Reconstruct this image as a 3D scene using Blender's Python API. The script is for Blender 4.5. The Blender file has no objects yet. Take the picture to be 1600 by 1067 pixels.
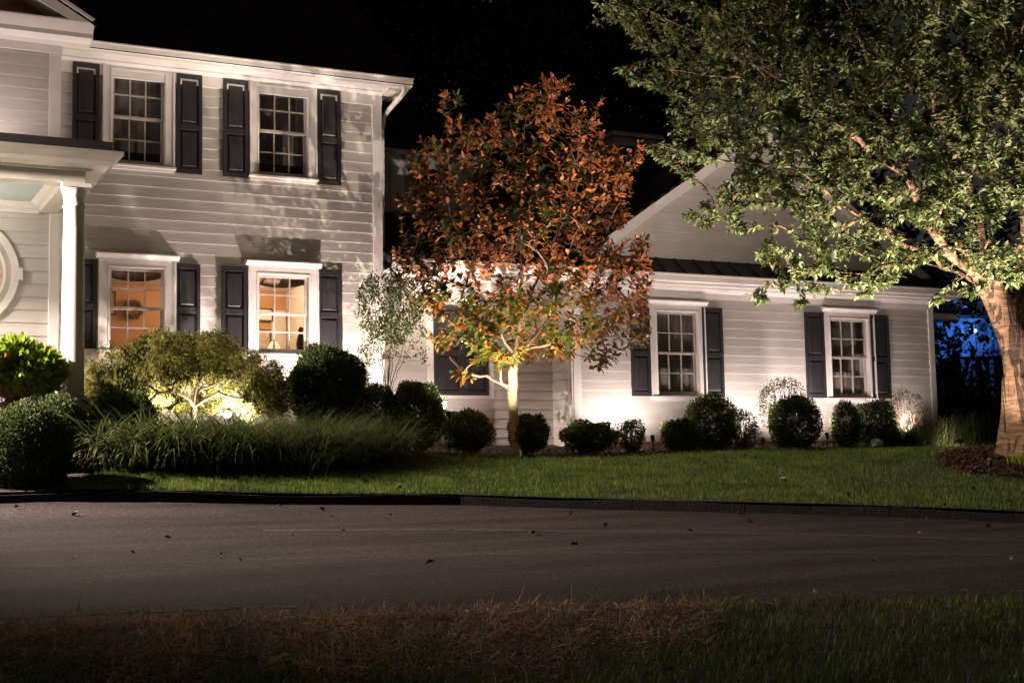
import bpy, bmesh, math, random
import numpy as np
from mathutils import Vector, Matrix
random.seed(7); rng = np.random.default_rng(11)
R = math.radians
S = bpy.context.scene
COL = S.collection

# ------------------------------------------------------------------ camera
YAW, PITCH, ROLL, F = R(27.03), R(5.485), R(-1.113), 2200.0
fwd = np.array([math.sin(YAW)*math.cos(PITCH), math.cos(YAW)*math.cos(PITCH), math.sin(PITCH)])
_r0 = np.array([math.cos(YAW), -math.sin(YAW), 0.0]); _u0 = np.cross(_r0, fwd)
rgt = _r0*math.cos(ROLL) + _u0*math.sin(ROLL)
upv = -_r0*math.sin(ROLL) + _u0*math.cos(ROLL)
cam = bpy.data.cameras.new('camera'); co = bpy.data.objects.new('camera', cam); COL.objects.link(co)
cam.sensor_width = 36; cam.lens = 36*F/1600; cam.clip_start = 0.1; cam.clip_end = 1000
m = Matrix([[rgt[0], upv[0], -fwd[0], 0], [rgt[1], upv[1], -fwd[1], 0], [rgt[2], upv[2], -fwd[2], 0], [0, 0, 0, 1]])
co.matrix_world = m
S.camera = co

# ------------------------------------------------------------------ sky, moonlight, exposure
w = bpy.data.worlds.new('World'); S.world = w; w.use_nodes = True
nt = w.node_tree; bg = nt.nodes['Background']
sky = nt.nodes.new('ShaderNodeTexSky'); sky.sky_type = 'NISHITA'; sky.sun_disc = False
sky.sun_elevation = R(38); sky.sun_rotation = R(215)
warm = nt.nodes.new('ShaderNodeMix'); warm.data_type = 'RGBA'; warm.blend_type = 'MULTIPLY'
warm.inputs[0].default_value = 1.0; warm.inputs[7].default_value = (1.0, 0.62, 0.42, 1)
nt.links.new(sky.outputs[0], warm.inputs[6]); nt.links.new(warm.outputs[2], bg.inputs[0])
bg.inputs[1].default_value = 0.008
sl = bpy.data.lights.new('moon_light', 'SUN'); sl.energy = 0.006; sl.angle = R(0.5); sl.color = (0.9, 0.92, 1)
so = bpy.data.objects.new('moon_light', sl); COL.objects.link(so)
so.rotation_euler = (R(52), 0, R(-35))
S.view_settings.view_transform = 'Standard'; S.view_settings.look = 'None'
S.view_settings.exposure = 0.0; S.view_settings.gamma = 1.0; S.view_settings.use_curve_mapping = False

# ------------------------------------------------------------------ picture-to-place helpers (real distances)
def ray(px, py): return fwd*F + rgt*(px-800) + upv*(533.5-py)
def at(px, py, Y): d = ray(px, py); return d*(Y/d[1])
def dep(px, py, Z): return ray(px, py)*(Z/F)
def XZ(px, py, Y): p = at(px, py, Y); return p[0], p[2]
def depth_of(p): return float(np.dot(p, fwd))

# ------------------------------------------------------------------ materials
MATS = {}
def newmat(name):
    m = bpy.data.materials.new(name); m.use_nodes = True; MATS[name] = m
    return m, m.node_tree.nodes, m.node_tree.links, m.node_tree.nodes['Principled BSDF']
def ramp(N, stops):
    r = N.new('ShaderNodeValToRGB'); e = r.color_ramp.elements
    while len(e) < len(stops): e.new(0.5)
    for i, (p, c) in enumerate(stops): e[i].position = p; e[i].color = (*c, 1)
    return r
def mat(name, c1, c2=None, scale=5.0, rough=0.6, bump=0.0, bscale=40.0, stretch=(1, 1, 1), metal=0.0, spec=0.5, detail=4):
    m, N, L, B = newmat(name)
    c2 = c2 or c1
    tc = N.new('ShaderNodeTexCoord'); mp = N.new('ShaderNodeMapping'); mp.inputs['Scale'].default_value = stretch
    L.new(tc.outputs['Object'], mp.inputs[0])
    n = N.new('ShaderNodeTexNoise'); n.inputs['Scale'].default_value = scale; n.inputs['Detail'].default_value = detail
    L.new(mp.outputs[0], n.inputs['Vector'])
    r = ramp(N, [(0.35, c1), (0.65, c2)]); L.new(n.outputs[0], r.inputs[0]); L.new(r.outputs[0], B.inputs['Base Color'])
    B.inputs['Roughness'].default_value = rough; B.inputs['Metallic'].default_value = metal
    B.inputs['Specular IOR Level'].default_value = spec
    if bump:
        n2 = N.new('ShaderNodeTexNoise'); n2.inputs['Scale'].default_value = bscale; n2.inputs['Detail'].default_value = 6
        L.new(mp.outputs[0], n2.inputs['Vector'])
        b = N.new('ShaderNodeBump'); b.inputs['Strength'].default_value = bump; b.inputs['Distance'].default_value = 0.02
        L.new(n2.outputs[0], b.inputs['Height']); L.new(b.outputs[0], B.inputs['Normal'])
    return m
def siding_mat():
    m, N, L, B = newmat('painted_siding')
    tc = N.new('ShaderNodeTexCoord'); mp = N.new('ShaderNodeMapping'); mp.inputs['Scale'].default_value = (0.6, 1, 9)
    L.new(tc.outputs['Object'], mp.inputs[0])
    n = N.new('ShaderNodeTexNoise'); n.inputs['Scale'].default_value = 3; n.inputs['Detail'].default_value = 8; n.inputs['Roughness'].default_value = 0.65
    L.new(mp.outputs[0], n.inputs['Vector'])
    r = ramp(N, [(0.25, (0.50, 0.475, 0.445)), (0.6, (0.60, 0.575, 0.54)), (0.8, (0.64, 0.615, 0.58))]); L.new(n.outputs[0], r.inputs[0])
    n2 = N.new('ShaderNodeTexNoise'); n2.inputs['Scale'].default_value = 1.3; n2.inputs['Detail'].default_value = 3
    L.new(tc.outputs['Object'], n2.inputs['Vector'])
    r2 = ramp(N, [(0.3, (0.86, 0.86, 0.84)), (0.6, (1, 1, 1))]); L.new(n2.outputs[0], r2.inputs[0])
    mx = N.new('ShaderNodeMix'); mx.data_type = 'RGBA'; mx.blend_type = 'MULTIPLY'; mx.inputs[0].default_value = 1
    L.new(r.outputs[0], mx.inputs[6]); L.new(r2.outputs[0], mx.inputs[7])
    oi = N.new('ShaderNodeObjectInfo'); r3 = ramp(N, [(0, (0.93, 0.93, 0.92)), (1, (1, 1, 1))]); L.new(oi.outputs['Random'], r3.inputs[0])
    m2 = N.new('ShaderNodeMix'); m2.data_type = 'RGBA'; m2.blend_type = 'MULTIPLY'; m2.inputs[0].default_value = 1
    L.new(mx.outputs[2], m2.inputs[6]); L.new(r3.outputs[0], m2.inputs[7]); L.new(m2.outputs[2], B.inputs['Base Color'])
    B.inputs['Roughness'].default_value = 0.55
    b = N.new('ShaderNodeBump'); b.inputs['Strength'].default_value = 0.25; b.inputs['Distance'].default_value = 0.008
    L.new(n.outputs[0], b.inputs['Height']); L.new(b.outputs[0], B.inputs['Normal'])
siding_mat()
mat('trim_white', (0.68, 0.65, 0.62), (0.74, 0.71, 0.68), 3, 0.45, 0.08, 60)
mat('sash_white', (0.36, 0.33, 0.29), (0.44, 0.40, 0.36), 4, 0.5)
mat('shutter_blue', (0.018, 0.0175, 0.021), (0.030, 0.029, 0.033), 8, 0.5, 0.12, 25, (2, 2, 0.25))
mat('gutter_white', (0.66, 0.62, 0.58), (0.72, 0.68, 0.64), 2, 0.35)
mat('foundation_brown', (0.26, 0.13, 0.08), (0.34, 0.19, 0.12), 12, 0.9, 0.3, 60)
mat('brick_red', (0.24, 0.10, 0.07), (0.32, 0.16, 0.11), 10, 0.9, 0.3, 60)
mat('porch_green', (0.55, 0.54, 0.47), (0.62, 0.6, 0.54), 3, 0.5)
mat('haint_blue', (0.42, 0.52, 0.52), (0.46, 0.56, 0.56), 3, 0.6)
mat('roof_membrane', (0.012, 0.011, 0.011), (0.02, 0.018, 0.018), 6, 0.7)
mat('metal_roof', (0.035, 0.032, 0.032), (0.05, 0.046, 0.045), 3, 0.5, 0, 1, metal=0.3)
mat('interior_tan', (0.50, 0.25, 0.12), (0.54, 0.28, 0.14), 3, 0.8)
mat('interior_cream', (0.68, 0.58, 0.46), (0.7, 0.6, 0.48), 3, 0.8)
mat('wood_dark', (0.06, 0.03, 0.02), (0.09, 0.05, 0.03), 8, 0.5, 0, 1, (1, 1, .2))
mat('fabric_dark', (0.22, 0.15, 0.11), (0.36, 0.25, 0.18), 12, 0.9)
mat('blind_grey', (0.20, 0.17, 0.16), (0.25, 0.22, 0.2), 3, 0.9, stretch=(6, 1, .3))
mat('sheer_curtain', (0.22, 0.195, 0.18), (0.30, 0.27, 0.25), 5, 0.9, stretch=(8, 1, .2))
mat('wreath_brown', (0.05, 0.03, 0.02), (0.14, 0.09, 0.06), 30, 0.9)
mat('picture_cream', (0.6, 0.5, 0.38), (0.42, 0.3, 0.2), 18, 0.6)
mat('lamp_shade', (0.8, 0.75, 0.65))
mat('urn_bronze', (0.04, 0.03, 0.025), (0.09, 0.07, 0.055), 14, 0.6, 0.4, 50)
mat('ceramic_white', (0.55, 0.54, 0.52), (0.62, 0.6, 0.58), 6, 0.35)
mat('stone_pale', (0.38, 0.35, 0.31), (0.55, 0.51, 0.46), 5, 0.9, 0.6, 30)
mat('gravel', (0.16, 0.11, 0.08), (0.33, 0.26, 0.2), 40, 0.95, 0.5, 80)
mat('kerb_stone', (0.007, 0.006, 0.006), (0.016, 0.014, 0.013), 10, 0.95, 0.8, 40)
mat('soil', (0.02, 0.013, 0.009), (0.04, 0.026, 0.018), 15, 1.0, 0.8, 40)
mat('lawn_soil', (0.018, 0.026, 0.008), (0.03, 0.04, 0.012), 15, 1.0, 0.8, 40)
mat('mulch', (0.05, 0.022, 0.013), (0.11, 0.05, 0.03), 30, 1.0)
mat('black_metal', (0.02, 0.02, 0.02), (0.03, 0.03, 0.03), 3, 0.5, metal=0.6)
mat('blue_deck', (0.2, 0.22, 0.25), (0.4, 0.42, 0.45), 4, 0.6)
mat('dark_earth', (0.008, 0.008, 0.006), (0.016, 0.014, 0.01), 0.5, 1.0)
def shingles(name, c1, c2):
    m, N, L, B = newmat(name)
    tc = N.new('ShaderNodeTexCoord'); br = N.new('ShaderNodeTexBrick')
    br.inputs['Scale'].default_value = 1; br.inputs['Brick Width'].default_value = 0.3; br.inputs['Row Height'].default_value = 0.14
    br.inputs['Mortar Size'].default_value = 0.008; br.inputs['Color1'].default_value = (*c1, 1); br.inputs['Color2'].default_value = (*c2, 1)
    br.inputs['Mortar'].default_value = (0.004, 0.004, 0.004, 1)
    L.new(tc.outputs['UV'], br.inputs[0]); L.new(br.outputs[0], B.inputs['Base Color']); B.inputs['Roughness'].default_value = 0.95
    B.inputs['Specular IOR Level'].default_value = 0.2
    b = N.new('ShaderNodeBump'); b.inputs['Strength'].default_value = 0.8; b.inputs['Distance'].default_value = 0.02
    L.new(br.outputs[1], b.inputs['Height']); b.invert = True; L.new(b.outputs[0], B.inputs['Normal'])
shingles('roof_shingle', (0.030, 0.026, 0.025), (0.060, 0.052, 0.05))
def asphalt():
    m, N, L, B = newmat('asphalt')
    tc = N.new('ShaderNodeTexCoord')
    n = N.new('ShaderNodeTexNoise'); n.inputs['Scale'].default_value = 14; n.inputs['Detail'].default_value = 9; n.inputs['Roughness'].default_value = 0.9
    L.new(tc.outputs['Object'], n.inputs['Vector'])
    vo = N.new('ShaderNodeTexVoronoi'); vo.inputs['Scale'].default_value = 75; L.new(tc.outputs['Object'], vo.inputs['Vector'])
    r0 = ramp(N, [(0.0, (0.014, 0.0115, 0.0115)), (0.5, (0.034, 0.028, 0.027)), (0.84, (0.06, 0.05, 0.047)), (0.96, (0.19, 0.165, 0.15))]); L.new(vo.outputs['Color'], r0.inputs[0])
    r = N.new('ShaderNodeMix'); r.data_type = 'RGBA'; r.blend_type = 'MULTIPLY'; r.inputs[0].default_value = 1; L.new(r0.outputs[0], r.inputs[6])
    rn = ramp(N, [(0.3, (0.6, 0.6, 0.6)), (0.65, (1.3, 1.28, 1.28))]); L.new(n.outputs[0], rn.inputs[0]); L.new(rn.outputs[0], r.inputs[7])
    mp = N.new('ShaderNodeMapping'); mp.inputs['Scale'].default_value = (0.12, 1.0, 1); mp.inputs['Rotation'].default_value = (0, 0, R(30))
    L.new(tc.outputs['Object'], mp.inputs[0])
    n2 = N.new('ShaderNodeTexNoise'); n2.inputs['Scale'].default_value = 1.6; n2.inputs['Detail'].default_value = 5
    L.new(mp.outputs[0], n2.inputs['Vector'])
    r2 = ramp(N, [(0.34, (0.45, 0.44, 0.44)), (0.5, (0.95, 0.93, 0.92)), (0.64, (1.5, 1.42, 1.4))]); L.new(n2.outputs[0], r2.inputs[0])
    mx = N.new('ShaderNodeMix'); mx.data_type = 'RGBA'; mx.blend_type = 'MULTIPLY'; mx.inputs[0].default_value = 1
    L.new(r.outputs[2], mx.inputs[6]); L.new(r2.outputs[0], mx.inputs[7]); L.new(mx.outputs[2], B.inputs['Base Color'])
    B.inputs['Roughness'].default_value = 0.85; B.inputs['Specular IOR Level'].default_value = 0.25
    b = N.new('ShaderNodeBump'); b.inputs['Strength'].default_value = 1.0; b.inputs['Distance'].default_value = 0.02
    L.new(n.outputs[0], b.inputs['Height']); L.new(b.outputs[0], B.inputs['Normal'])
asphalt()
def glass(name, tint, refl=0.12):
    m, N, L, B = newmat(name); N.remove(B); o = N['Material Output']
    t = N.new('ShaderNodeBsdfTransparent'); t.inputs[0].default_value = (*tint, 1)
    g = N.new('ShaderNodeBsdfGlossy'); g.inputs['Roughness'].default_value = 0.03
    fr = N.new('ShaderNodeFresnel'); fr.inputs[0].default_value = 1.5
    a = N.new('ShaderNodeMath'); a.operation = 'MULTIPLY_ADD'; a.inputs[1].default_value = 1.0; a.inputs[2].default_value = refl*0.3
    L.new(fr.outputs[0], a.inputs[0]); x = N.new('ShaderNodeMixShader')
    L.new(a.outputs[0], x.inputs[0]); L.new(t.outputs[0], x.inputs[1]); L.new(g.outputs[0], x.inputs[2]); L.new(x.outputs[0], o.inputs[0])
glass('window_glass', (0.9, 0.9, 0.88))
def emis(name, c, s):
    m, N, L, B = newmat(name); B.inputs['Base Color'].default_value = (*c, 1)
    B.inputs['Emission Color'].default_value = (*c, 1); B.inputs['Emission Strength'].default_value = s
emis('lamp_glow', (1, 0.8, 0.55), 2.0); emis('shade_glow', (1, 0.72, 0.45), 1.1); emis('lens_glow', (1, 0.95, 0.85), 1.5); emis('blue_bulb', (0.15, 0.4, 1.0), 9.0)
def leafmat(name, top, under=None, var=0.35, trans=0.35, rough=0.45, spec=0.4, dead=None, deadf=0.0, patch=0.0):
    """top and under side colours; Random Per Island varies every leaf"""
    m, N, L, B = newmat(name); o = N['Material Output']; under = under or top
    g = N.new('ShaderNodeNewGeometry')
    mx = N.new('ShaderNodeMix'); mx.data_type = 'RGBA'; L.new(g.outputs['Backfacing'], mx.inputs[0])
    mx.inputs[6].default_value = (*top, 1); mx.inputs[7].default_value = (*under, 1)
    last = mx.outputs[2]
    if dead:
        wn = N.new('ShaderNodeMath'); wn.operation = 'GREATER_THAN'; wn.inputs[1].default_value = 1-deadf
        wr = N.new('ShaderNodeTexWhiteNoise'); wr.noise_dimensions = '1D'; L.new(g.outputs['Random Per Island'], wr.inputs['W'])
        L.new(wr.outputs[0], wn.inputs[0])
        md = N.new('ShaderNodeMix'); md.data_type = 'RGBA'; L.new(wn.outputs[0], md.inputs[0]); L.new(last, md.inputs[6]); md.inputs[7].default_value = (*dead, 1)
        last = md.outputs[2]
    rr = ramp(N, [(0, (1-var,)*3), (1, (1+var,)*3)]); L.new(g.outputs['Random Per Island'], rr.inputs[0])
    m2 = N.new('ShaderNodeMix'); m2.data_type = 'RGBA'; m2.blend_type = 'MULTIPLY'; m2.inputs[0].default_value = 1
    L.new(last, m2.inputs[6]); L.new(rr.outputs[0], m2.inputs[7])
    if patch:
        tc = N.new('ShaderNodeTexCoord'); pn = N.new('ShaderNodeTexNoise'); pn.inputs['Scale'].default_value = patch; pn.inputs['Detail'].default_value = 5; pn.inputs['Roughness'].default_value = .65; L.new(tc.outputs['Object'], pn.inputs['Vector'])
        pr_ = ramp(N, [(0.32, (0.45, 0.42, 0.5)), (0.5, (1, 1, 1)), (0.68, (1.6, 1.35, 1.0))]); L.new(pn.outputs[0], pr_.inputs[0])
        m3 = N.new('ShaderNodeMix'); m3.data_type = 'RGBA'; m3.blend_type = 'MULTIPLY'; m3.inputs[0].default_value = 1; L.new(m2.outputs[2], m3.inputs[6]); L.new(pr_.outputs[0], m3.inputs[7]); m2 = m3
    L.new(m2.outputs[2], B.inputs['Base Color']); B.inputs['Roughness'].default_value = rough; B.inputs['Specular IOR Level'].default_value = spec
    t = N.new('ShaderNodeBsdfTranslucent'); L.new(m2.outputs[2], t.inputs[0])
    s = N.new('ShaderNodeMixShader'); s.inputs[0].default_value = trans
    L.new(B.outputs[0], s.inputs[1]); L.new(t.outputs[0], s.inputs[2]); L.new(s.outputs[0], o.inputs[0])
leafmat('boxwood_leaf', (0.08, 0.12, 0.034), (0.095, 0.12, 0.042), 0.6, 0.3, 0.65, 0.2)
leafmat('boxwood_grey_leaf', (0.075, 0.095, 0.05), (0.11, 0.11, 0.07), 0.5, 0.3, 0.65, 0.2)
leafmat('magnolia_leaf', (0.035, 0.055, 0.014), (0.33, 0.105, 0.035), 0.5, 0.2, 0.38, 0.5, (0.055, 0.075, 0.018), 0.10)
leafmat('magnolia_low_leaf', (0.07, 0.11, 0.018), (0.17, 0.11, 0.03), 0.5, 0.35, 0.38, 0.5, (0.34, 0.13, 0.03), 0.3)
leafmat('cherry_leaf', (0.065, 0.10, 0.025), (0.13, 0.165, 0.065), 0.45, 0.3, 0.5, 0.35, (0.2, 0.085, 0.04), 0.035)
leafmat('maple_leaf', (0.14, 0.155, 0.03), (0.19, 0.21, 0.035), 0.5, 0.45, 0.6, 0.2, (0.13, 0.07, 0.03), 0.22)
leafmat('shrub_leaf', (0.022, 0.042, 0.008), (0.035, 0.055, 0.012), 0.6, 0.25, 0.6, 0.2)
leafmat('coleus_leaf', (0.25, 0.36, 0.03), (0.25, 0.34, 0.05), 0.35, 0.4, 0.5, 0.3, (0.35, 0.08, 0.05), 0.04)
leafmat('lawn_blade', (0.105, 0.18, 0.026), (0.105, 0.18, 0.026), 0.5, 0.35, 0.55, 0.25, (0.18, 0.14, 0.06), 0.09, patch=1.6)
leafmat('liriope_blade', (0.085, 0.12, 0.035), (0.10, 0.13, 0.045), 0.45, 0.3, 0.35, 0.5, (0.2, 0.17, 0.09), 0.05)
leafmat('straw_blade', (0.50, 0.35, 0.21), None, 0.75, 0.2, 0.7, 0.2, patch=3.0)
leafmat('dark_tree_leaf', (0.05, 0.055, 0.03), (0.09, 0.085, 0.06), 0.6, 0.3, 0.4, 0.5)
mat('dead_leaf', (0.10, 0.05, 0.03), (0.16, 0.08, 0.045), 6, 0.8)
def bark(name, c1, c2, zs=8, hs=1.5, bump=0.8):
    m, N, L, B = newmat(name)
    tc = N.new('ShaderNodeTexCoord'); mp = N.new('ShaderNodeMapping'); mp.inputs['Scale'].default_value = (hs, hs, zs)
    L.new(tc.outputs['Object'], mp.inputs[0])
    n = N.new('ShaderNodeTexNoise'); n.inputs['Scale'].default_value = 3; n.inputs['Detail'].default_value = 7; n.inputs['Roughness'].default_value = 0.7
    n.inputs['Distortion'].default_value = 0.6
    L.new(mp.outputs[0], n.inputs['Vector']); r = ramp(N, [(0.35, c1), (0.62, c2)]); L.new(n.outputs[0], r.inputs[0]); L.new(r.outputs[0], B.inputs['Base Color'])
    B.inputs['Roughness'].default_value = 0.8; b = N.new('ShaderNodeBump'); b.inputs['Strength'].default_value = bump; b.inputs['Distance'].default_value = 0.02
    L.new(n.outputs[0], b.inputs['Height']); L.new(b.outputs[0], B.inputs['Normal'])
bark('cherry_bark', (0.045, 0.025, 0.015), (0.30, 0.175, 0.10), 9, 1.2, 1.0)
def fissured():
    m = MATS['cherry_bark']; N = m.node_tree.nodes; L = m.node_tree.links; B = N['Principled BSDF']; tc = [n for n in N if n.type == 'TEX_COORD'][0]
    old = [l.from_socket for l in L if l.to_node == B and l.to_socket.name == 'Base Color'][0]; ob = [n for n in N if n.type == 'BUMP'][0]
    mp = N.new('ShaderNodeMapping'); mp.inputs['Scale'].default_value = (3.0, 3.0, 0.45); L.new(tc.outputs['Object'], mp.inputs[0])
    n = N.new('ShaderNodeTexNoise'); n.inputs['Scale'].default_value = 2.2; n.inputs['Detail'].default_value = 5; n.inputs['Distortion'].default_value = 1.2; L.new(mp.outputs[0], n.inputs['Vector'])
    r = ramp(N, [(0.40, (0.12, 0.10, 0.09)), (0.47, (1, 1, 1))]); L.new(n.outputs[0], r.inputs[0])
    x = N.new('ShaderNodeMix'); x.data_type = 'RGBA'; x.blend_type = 'MULTIPLY'; x.inputs[0].default_value = .85; L.new(old, x.inputs[6]); L.new(r.outputs[0], x.inputs[7]); L.new(x.outputs[2], B.inputs['Base Color'])
    b = N.new('ShaderNodeBump'); b.inputs['Strength'].default_value = 1; b.inputs['Distance'].default_value = 0.06; L.new(r.outputs[0], b.inputs['Height']); L.new(ob.outputs[0], b.inputs['Normal']); L.new(b.outputs[0], B.inputs['Normal'])
fissured()
bark('magnolia_bark', (0.25, 0.2, 0.11), (0.46, 0.38, 0.22), 5, 3, 0.35)
bark('maple_bark', (0.10, 0.07, 0.045), (0.24, 0.18, 0.12), 2, 3, 0.4)
bark('twig_bark', (0.09, 0.05, 0.03), (0.2, 0.12, 0.08), 2, 3, 0.3)
bark('dark_bark', (0.03, 0.025, 0.02), (0.06, 0.05, 0.04), 2, 3, 0.5)

# ------------------------------------------------------------------ object helpers
def link(name, me, m=None, parent=None):
    o = bpy.data.objects.new(name, me); COL.objects.link(o)
    if m: me.materials.append(MATS[m] if isinstance(m, str) else m)
    if parent: o.parent = parent
    return o
def tag(o, label=None, cat=None, group=None, kind=None):
    if label: o['label'] = label
    if cat: o['category'] = cat
    if group: o['group'] = group
    if kind: o['kind'] = kind
    return o
def empty(name, loc, label=None, cat=None, group=None):
    o = bpy.data.objects.new(name, None); COL.objects.link(o); o.location = loc; o.empty_display_size = 0.2
    tag(o, label, cat, group); return o
def part(name, me, m, parent, **k):
    """part whose mesh is in world coordinates under a thing placed at its base"""
    o = link(name, me, m, parent)
    p = parent; T = Vector((0, 0, 0))
    while p is not None: T += p.location; p = p.parent
    me.transform(Matrix.Translation(-T)); tag(o, **k); return o
def mesh_np(name, V, Fc):
    me = bpy.data.meshes.new(name); V = np.asarray(V, float); Fc = np.asarray(Fc, np.int32); k = Fc.shape[1]
    me.vertices.add(len(V)); me.vertices.foreach_set('co', V.ravel())
    me.loops.add(Fc.size); me.loops.foreach_set('vertex_index', Fc.ravel())
    me.polygons.add(len(Fc)); me.polygons.foreach_set('loop_start', np.arange(0, Fc.size, k, dtype=np.int32))
    me.polygons.foreach_set('loop_total', np.full(len(Fc), k, np.int32)); me.update(calc_edges=True); return me
class MB:
    def __init__(s): s.v = []; s.f = []
    def poly(s, pts, faces):
        b = len(s.v); s.v += [tuple(map(float, p)) for p in pts]; s.f += [tuple(b+i for i in f) for f in faces]; return s
    def box(s, x0, x1, y0, y1, z0, z1):
        return s.poly([(x0,y0,z0),(x1,y0,z0),(x1,y1,z0),(x0,y1,z0),(x0,y0,z1),(x1,y0,z1),(x1,y1,z1),(x0,y1,z1)],
            [(0,3,2,1),(4,5,6,7),(0,1,5,4),(1,2,6,5),(2,3,7,6),(3,0,4,7)])
    def prof_x(s, prof, x0, x1):   # closed (y,z) profile, extruded along x
        n = len(prof); pts = [(x0,y,z) for y,z in prof]+[(x1,y,z) for y,z in prof]
        return s.poly(pts, [tuple(range(n)), tuple(range(2*n-1, n-1, -1))]+[(i, n+i, n+(i+1)%n, (i+1)%n) for i in range(n)])
    def prof_y(s, prof, y0, y1):   # closed (x,z) profile
        n = len(prof); pts = [(x,y0,z) for x,z in prof]+[(x,y1,z) for x,z in prof]
        return s.poly(pts, [tuple(range(n)), tuple(range(2*n-1, n-1, -1))]+[(i, n+i, n+(i+1)%n, (i+1)%n) for i in range(n)])
    def lathe(s, prof, cx, cy, n=24, flute=0.0, nf=12):
        b = len(s.v)
        for r, z in prof:
            for i in range(n):
                a = 2*math.pi*i/n; rr = r*(1+flute*math.cos(nf*a)); s.v.append((cx+rr*math.cos(a), cy+rr*math.sin(a), z))
        for j in range(len(prof)-1):
            for i in range(n): s.f.append((b+j*n+i, b+j*n+(i+1)%n, b+(j+1)*n+(i+1)%n, b+(j+1)*n+i))
        s.f.append(tuple(b+i for i in range(n))[::-1]); s.f.append(tuple(b+(len(prof)-1)*n+i for i in range(n))); return s
    def tube(s, pts, rad, n=6):
        pts = [np.array(p, float) for p in pts]; b = len(s.v); k = len(pts)
        if not hasattr(rad, '__len__'): rad = [rad]*k
        u = None
        for j, p in enumerate(pts):
            t = pts[min(j+1, k-1)]-pts[max(j-1, 0)]; t = t/(np.linalg.norm(t)+1e-9)
            if u is None: u = np.cross(t, (0.3, 0.9, 0.1)); 
            u = u-t*(u@t); u /= np.linalg.norm(u)+1e-9; v = np.cross(t, u)
            for i in range(n):
                a = 2*math.pi*i/n; s.v.append(tuple(p+rad[j]*(u*math.cos(a)+v*math.sin(a))))
        for j in range(k-1):
            for i in range(n): s.f.append((b+j*n+i, b+j*n+(i+1)%n, b+(j+1)*n+(i+1)%n, b+(j+1)*n+i))
        s.f.append(tuple(b+i for i in range(n))[::-1]); s.f.append(tuple(b+(k-1)*n+i for i in range(n))); return s
    def mesh(s, name, smooth=False):
        me = bpy.data.meshes.new(name); me.from_pydata(s.v, [], s.f)
        bm = bmesh.new(); bm.from_mesh(me); bmesh.ops.recalc_face_normals(bm, faces=bm.faces); bm.to_mesh(me); bm.free()
        if smooth: me.polygons.foreach_set('use_smooth', [True]*len(me.polygons))
        return me
def P(name, mb, m, parent, smooth=False, **k): return part(name, mb.mesh(name, smooth), m, parent, **k)
def bevelled(o, w=0.006):
    md = o.modifiers.new('bevel', 'BEVEL'); md.width = w; md.segments = 2; md.limit_method = 'ANGLE'; return o

def leaf_arr(Pb, D, Nn, Ln, Wd, kind='leaf'):
    """vertex and face arrays of n leaves: base points, direction, upper side normal, length, width"""
    n = len(Pb); D = D/(np.linalg.norm(D, axis=1, keepdims=True)+1e-9)
    Sd = np.cross(D, Nn); Sd /= np.linalg.norm(Sd, axis=1, keepdims=True)+1e-9; U = np.cross(Sd, D)
    L = Ln[:, None]; Wd = Wd[:, None]*0.5
    if kind == 'leaf':
        V = np.stack([Pb, Pb+D*L*.5+Sd*Wd+U*L*.05, Pb+D*L*.52-U*L*.04, Pb+D*L*.5-Sd*Wd+U*L*.05, Pb+D*L-U*L*.10], 1)
        T = np.array([[0,1,2],[0,2,3],[2,1,4],[3,2,4]])
    elif kind in ('oval', 'ovate'):
        a, wa, b2, wb = (.34, .72, .70, 1.0) if kind == 'oval' else (.28, 1.0, .62, .72)
        V = np.stack([Pb, Pb+D*L*a+Sd*Wd*wa+U*L*.03, Pb+D*L*a-Sd*Wd*wa+U*L*.03, Pb+D*L*b2+Sd*Wd*wb-U*L*.01, Pb+D*L*b2-Sd*Wd*wb-U*L*.01, Pb+D*L-U*L*.13], 1)
        T = np.array([[0,1,2],[2,1,3],[2,3,4],[4,3,5]])
    elif kind == 'rhomb':
        V = np.stack([Pb, Pb+D*L*.55+Sd*Wd, Pb+D*L, Pb+D*L*.55-Sd*Wd], 1); T = np.array([[0,1,2],[0,2,3]])
    k = V.shape[1]
    Fc = (T[None]+(np.arange(n)*k)[:, None, None]).reshape(-1, 3)
    return V.reshape(-1, 3), Fc
def rnd_dirs(n): v = rng.normal(size=(n, 3)); return v/np.linalg.norm(v, axis=1, keepdims=True)
def blades(Pb, D, Hh, Wd, bend, seg=3):
    """arching blades: base, lean direction (xy), height, width, bend"""
    n = len(Pb); t = np.linspace(0, 1, seg+1); Sd = np.stack([-D[:, 1], D[:, 0], np.zeros(n)], 1)
    D3 = np.stack([D[:, 0], D[:, 1], np.zeros(n)], 1); V = np.zeros((n, 2*seg+1, 3)); up = np.array([0, 0, 1.])
    for j, tt in enumerate(t):
        ang = bend*tt; c = Pb+D3*(Hh*(1-np.cos(ang))/np.maximum(bend, .05))[:, None]+up*(Hh*np.sin(ang)/np.maximum(bend, .05))[:, None]
        wdt = (Wd*(1-tt**2)*.5)[:, None]
        if j < seg: V[:, 2*j] = c-Sd*wdt; V[:, 2*j+1] = c+Sd*wdt
        else: V[:, 2*j] = c
    T = []
    for j in range(seg-1): T += [[2*j, 2*j+1, 2*j+3], [2*j, 2*j+3, 2*j+2]]
    T.append([2*seg-2, 2*seg-1, 2*seg]); T = np.array(T)
    Fc = (T[None]+(np.arange(n)*(2*seg+1))[:, None, None]).reshape(-1, 3)
    return V.reshape(-1, 3), Fc

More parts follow.
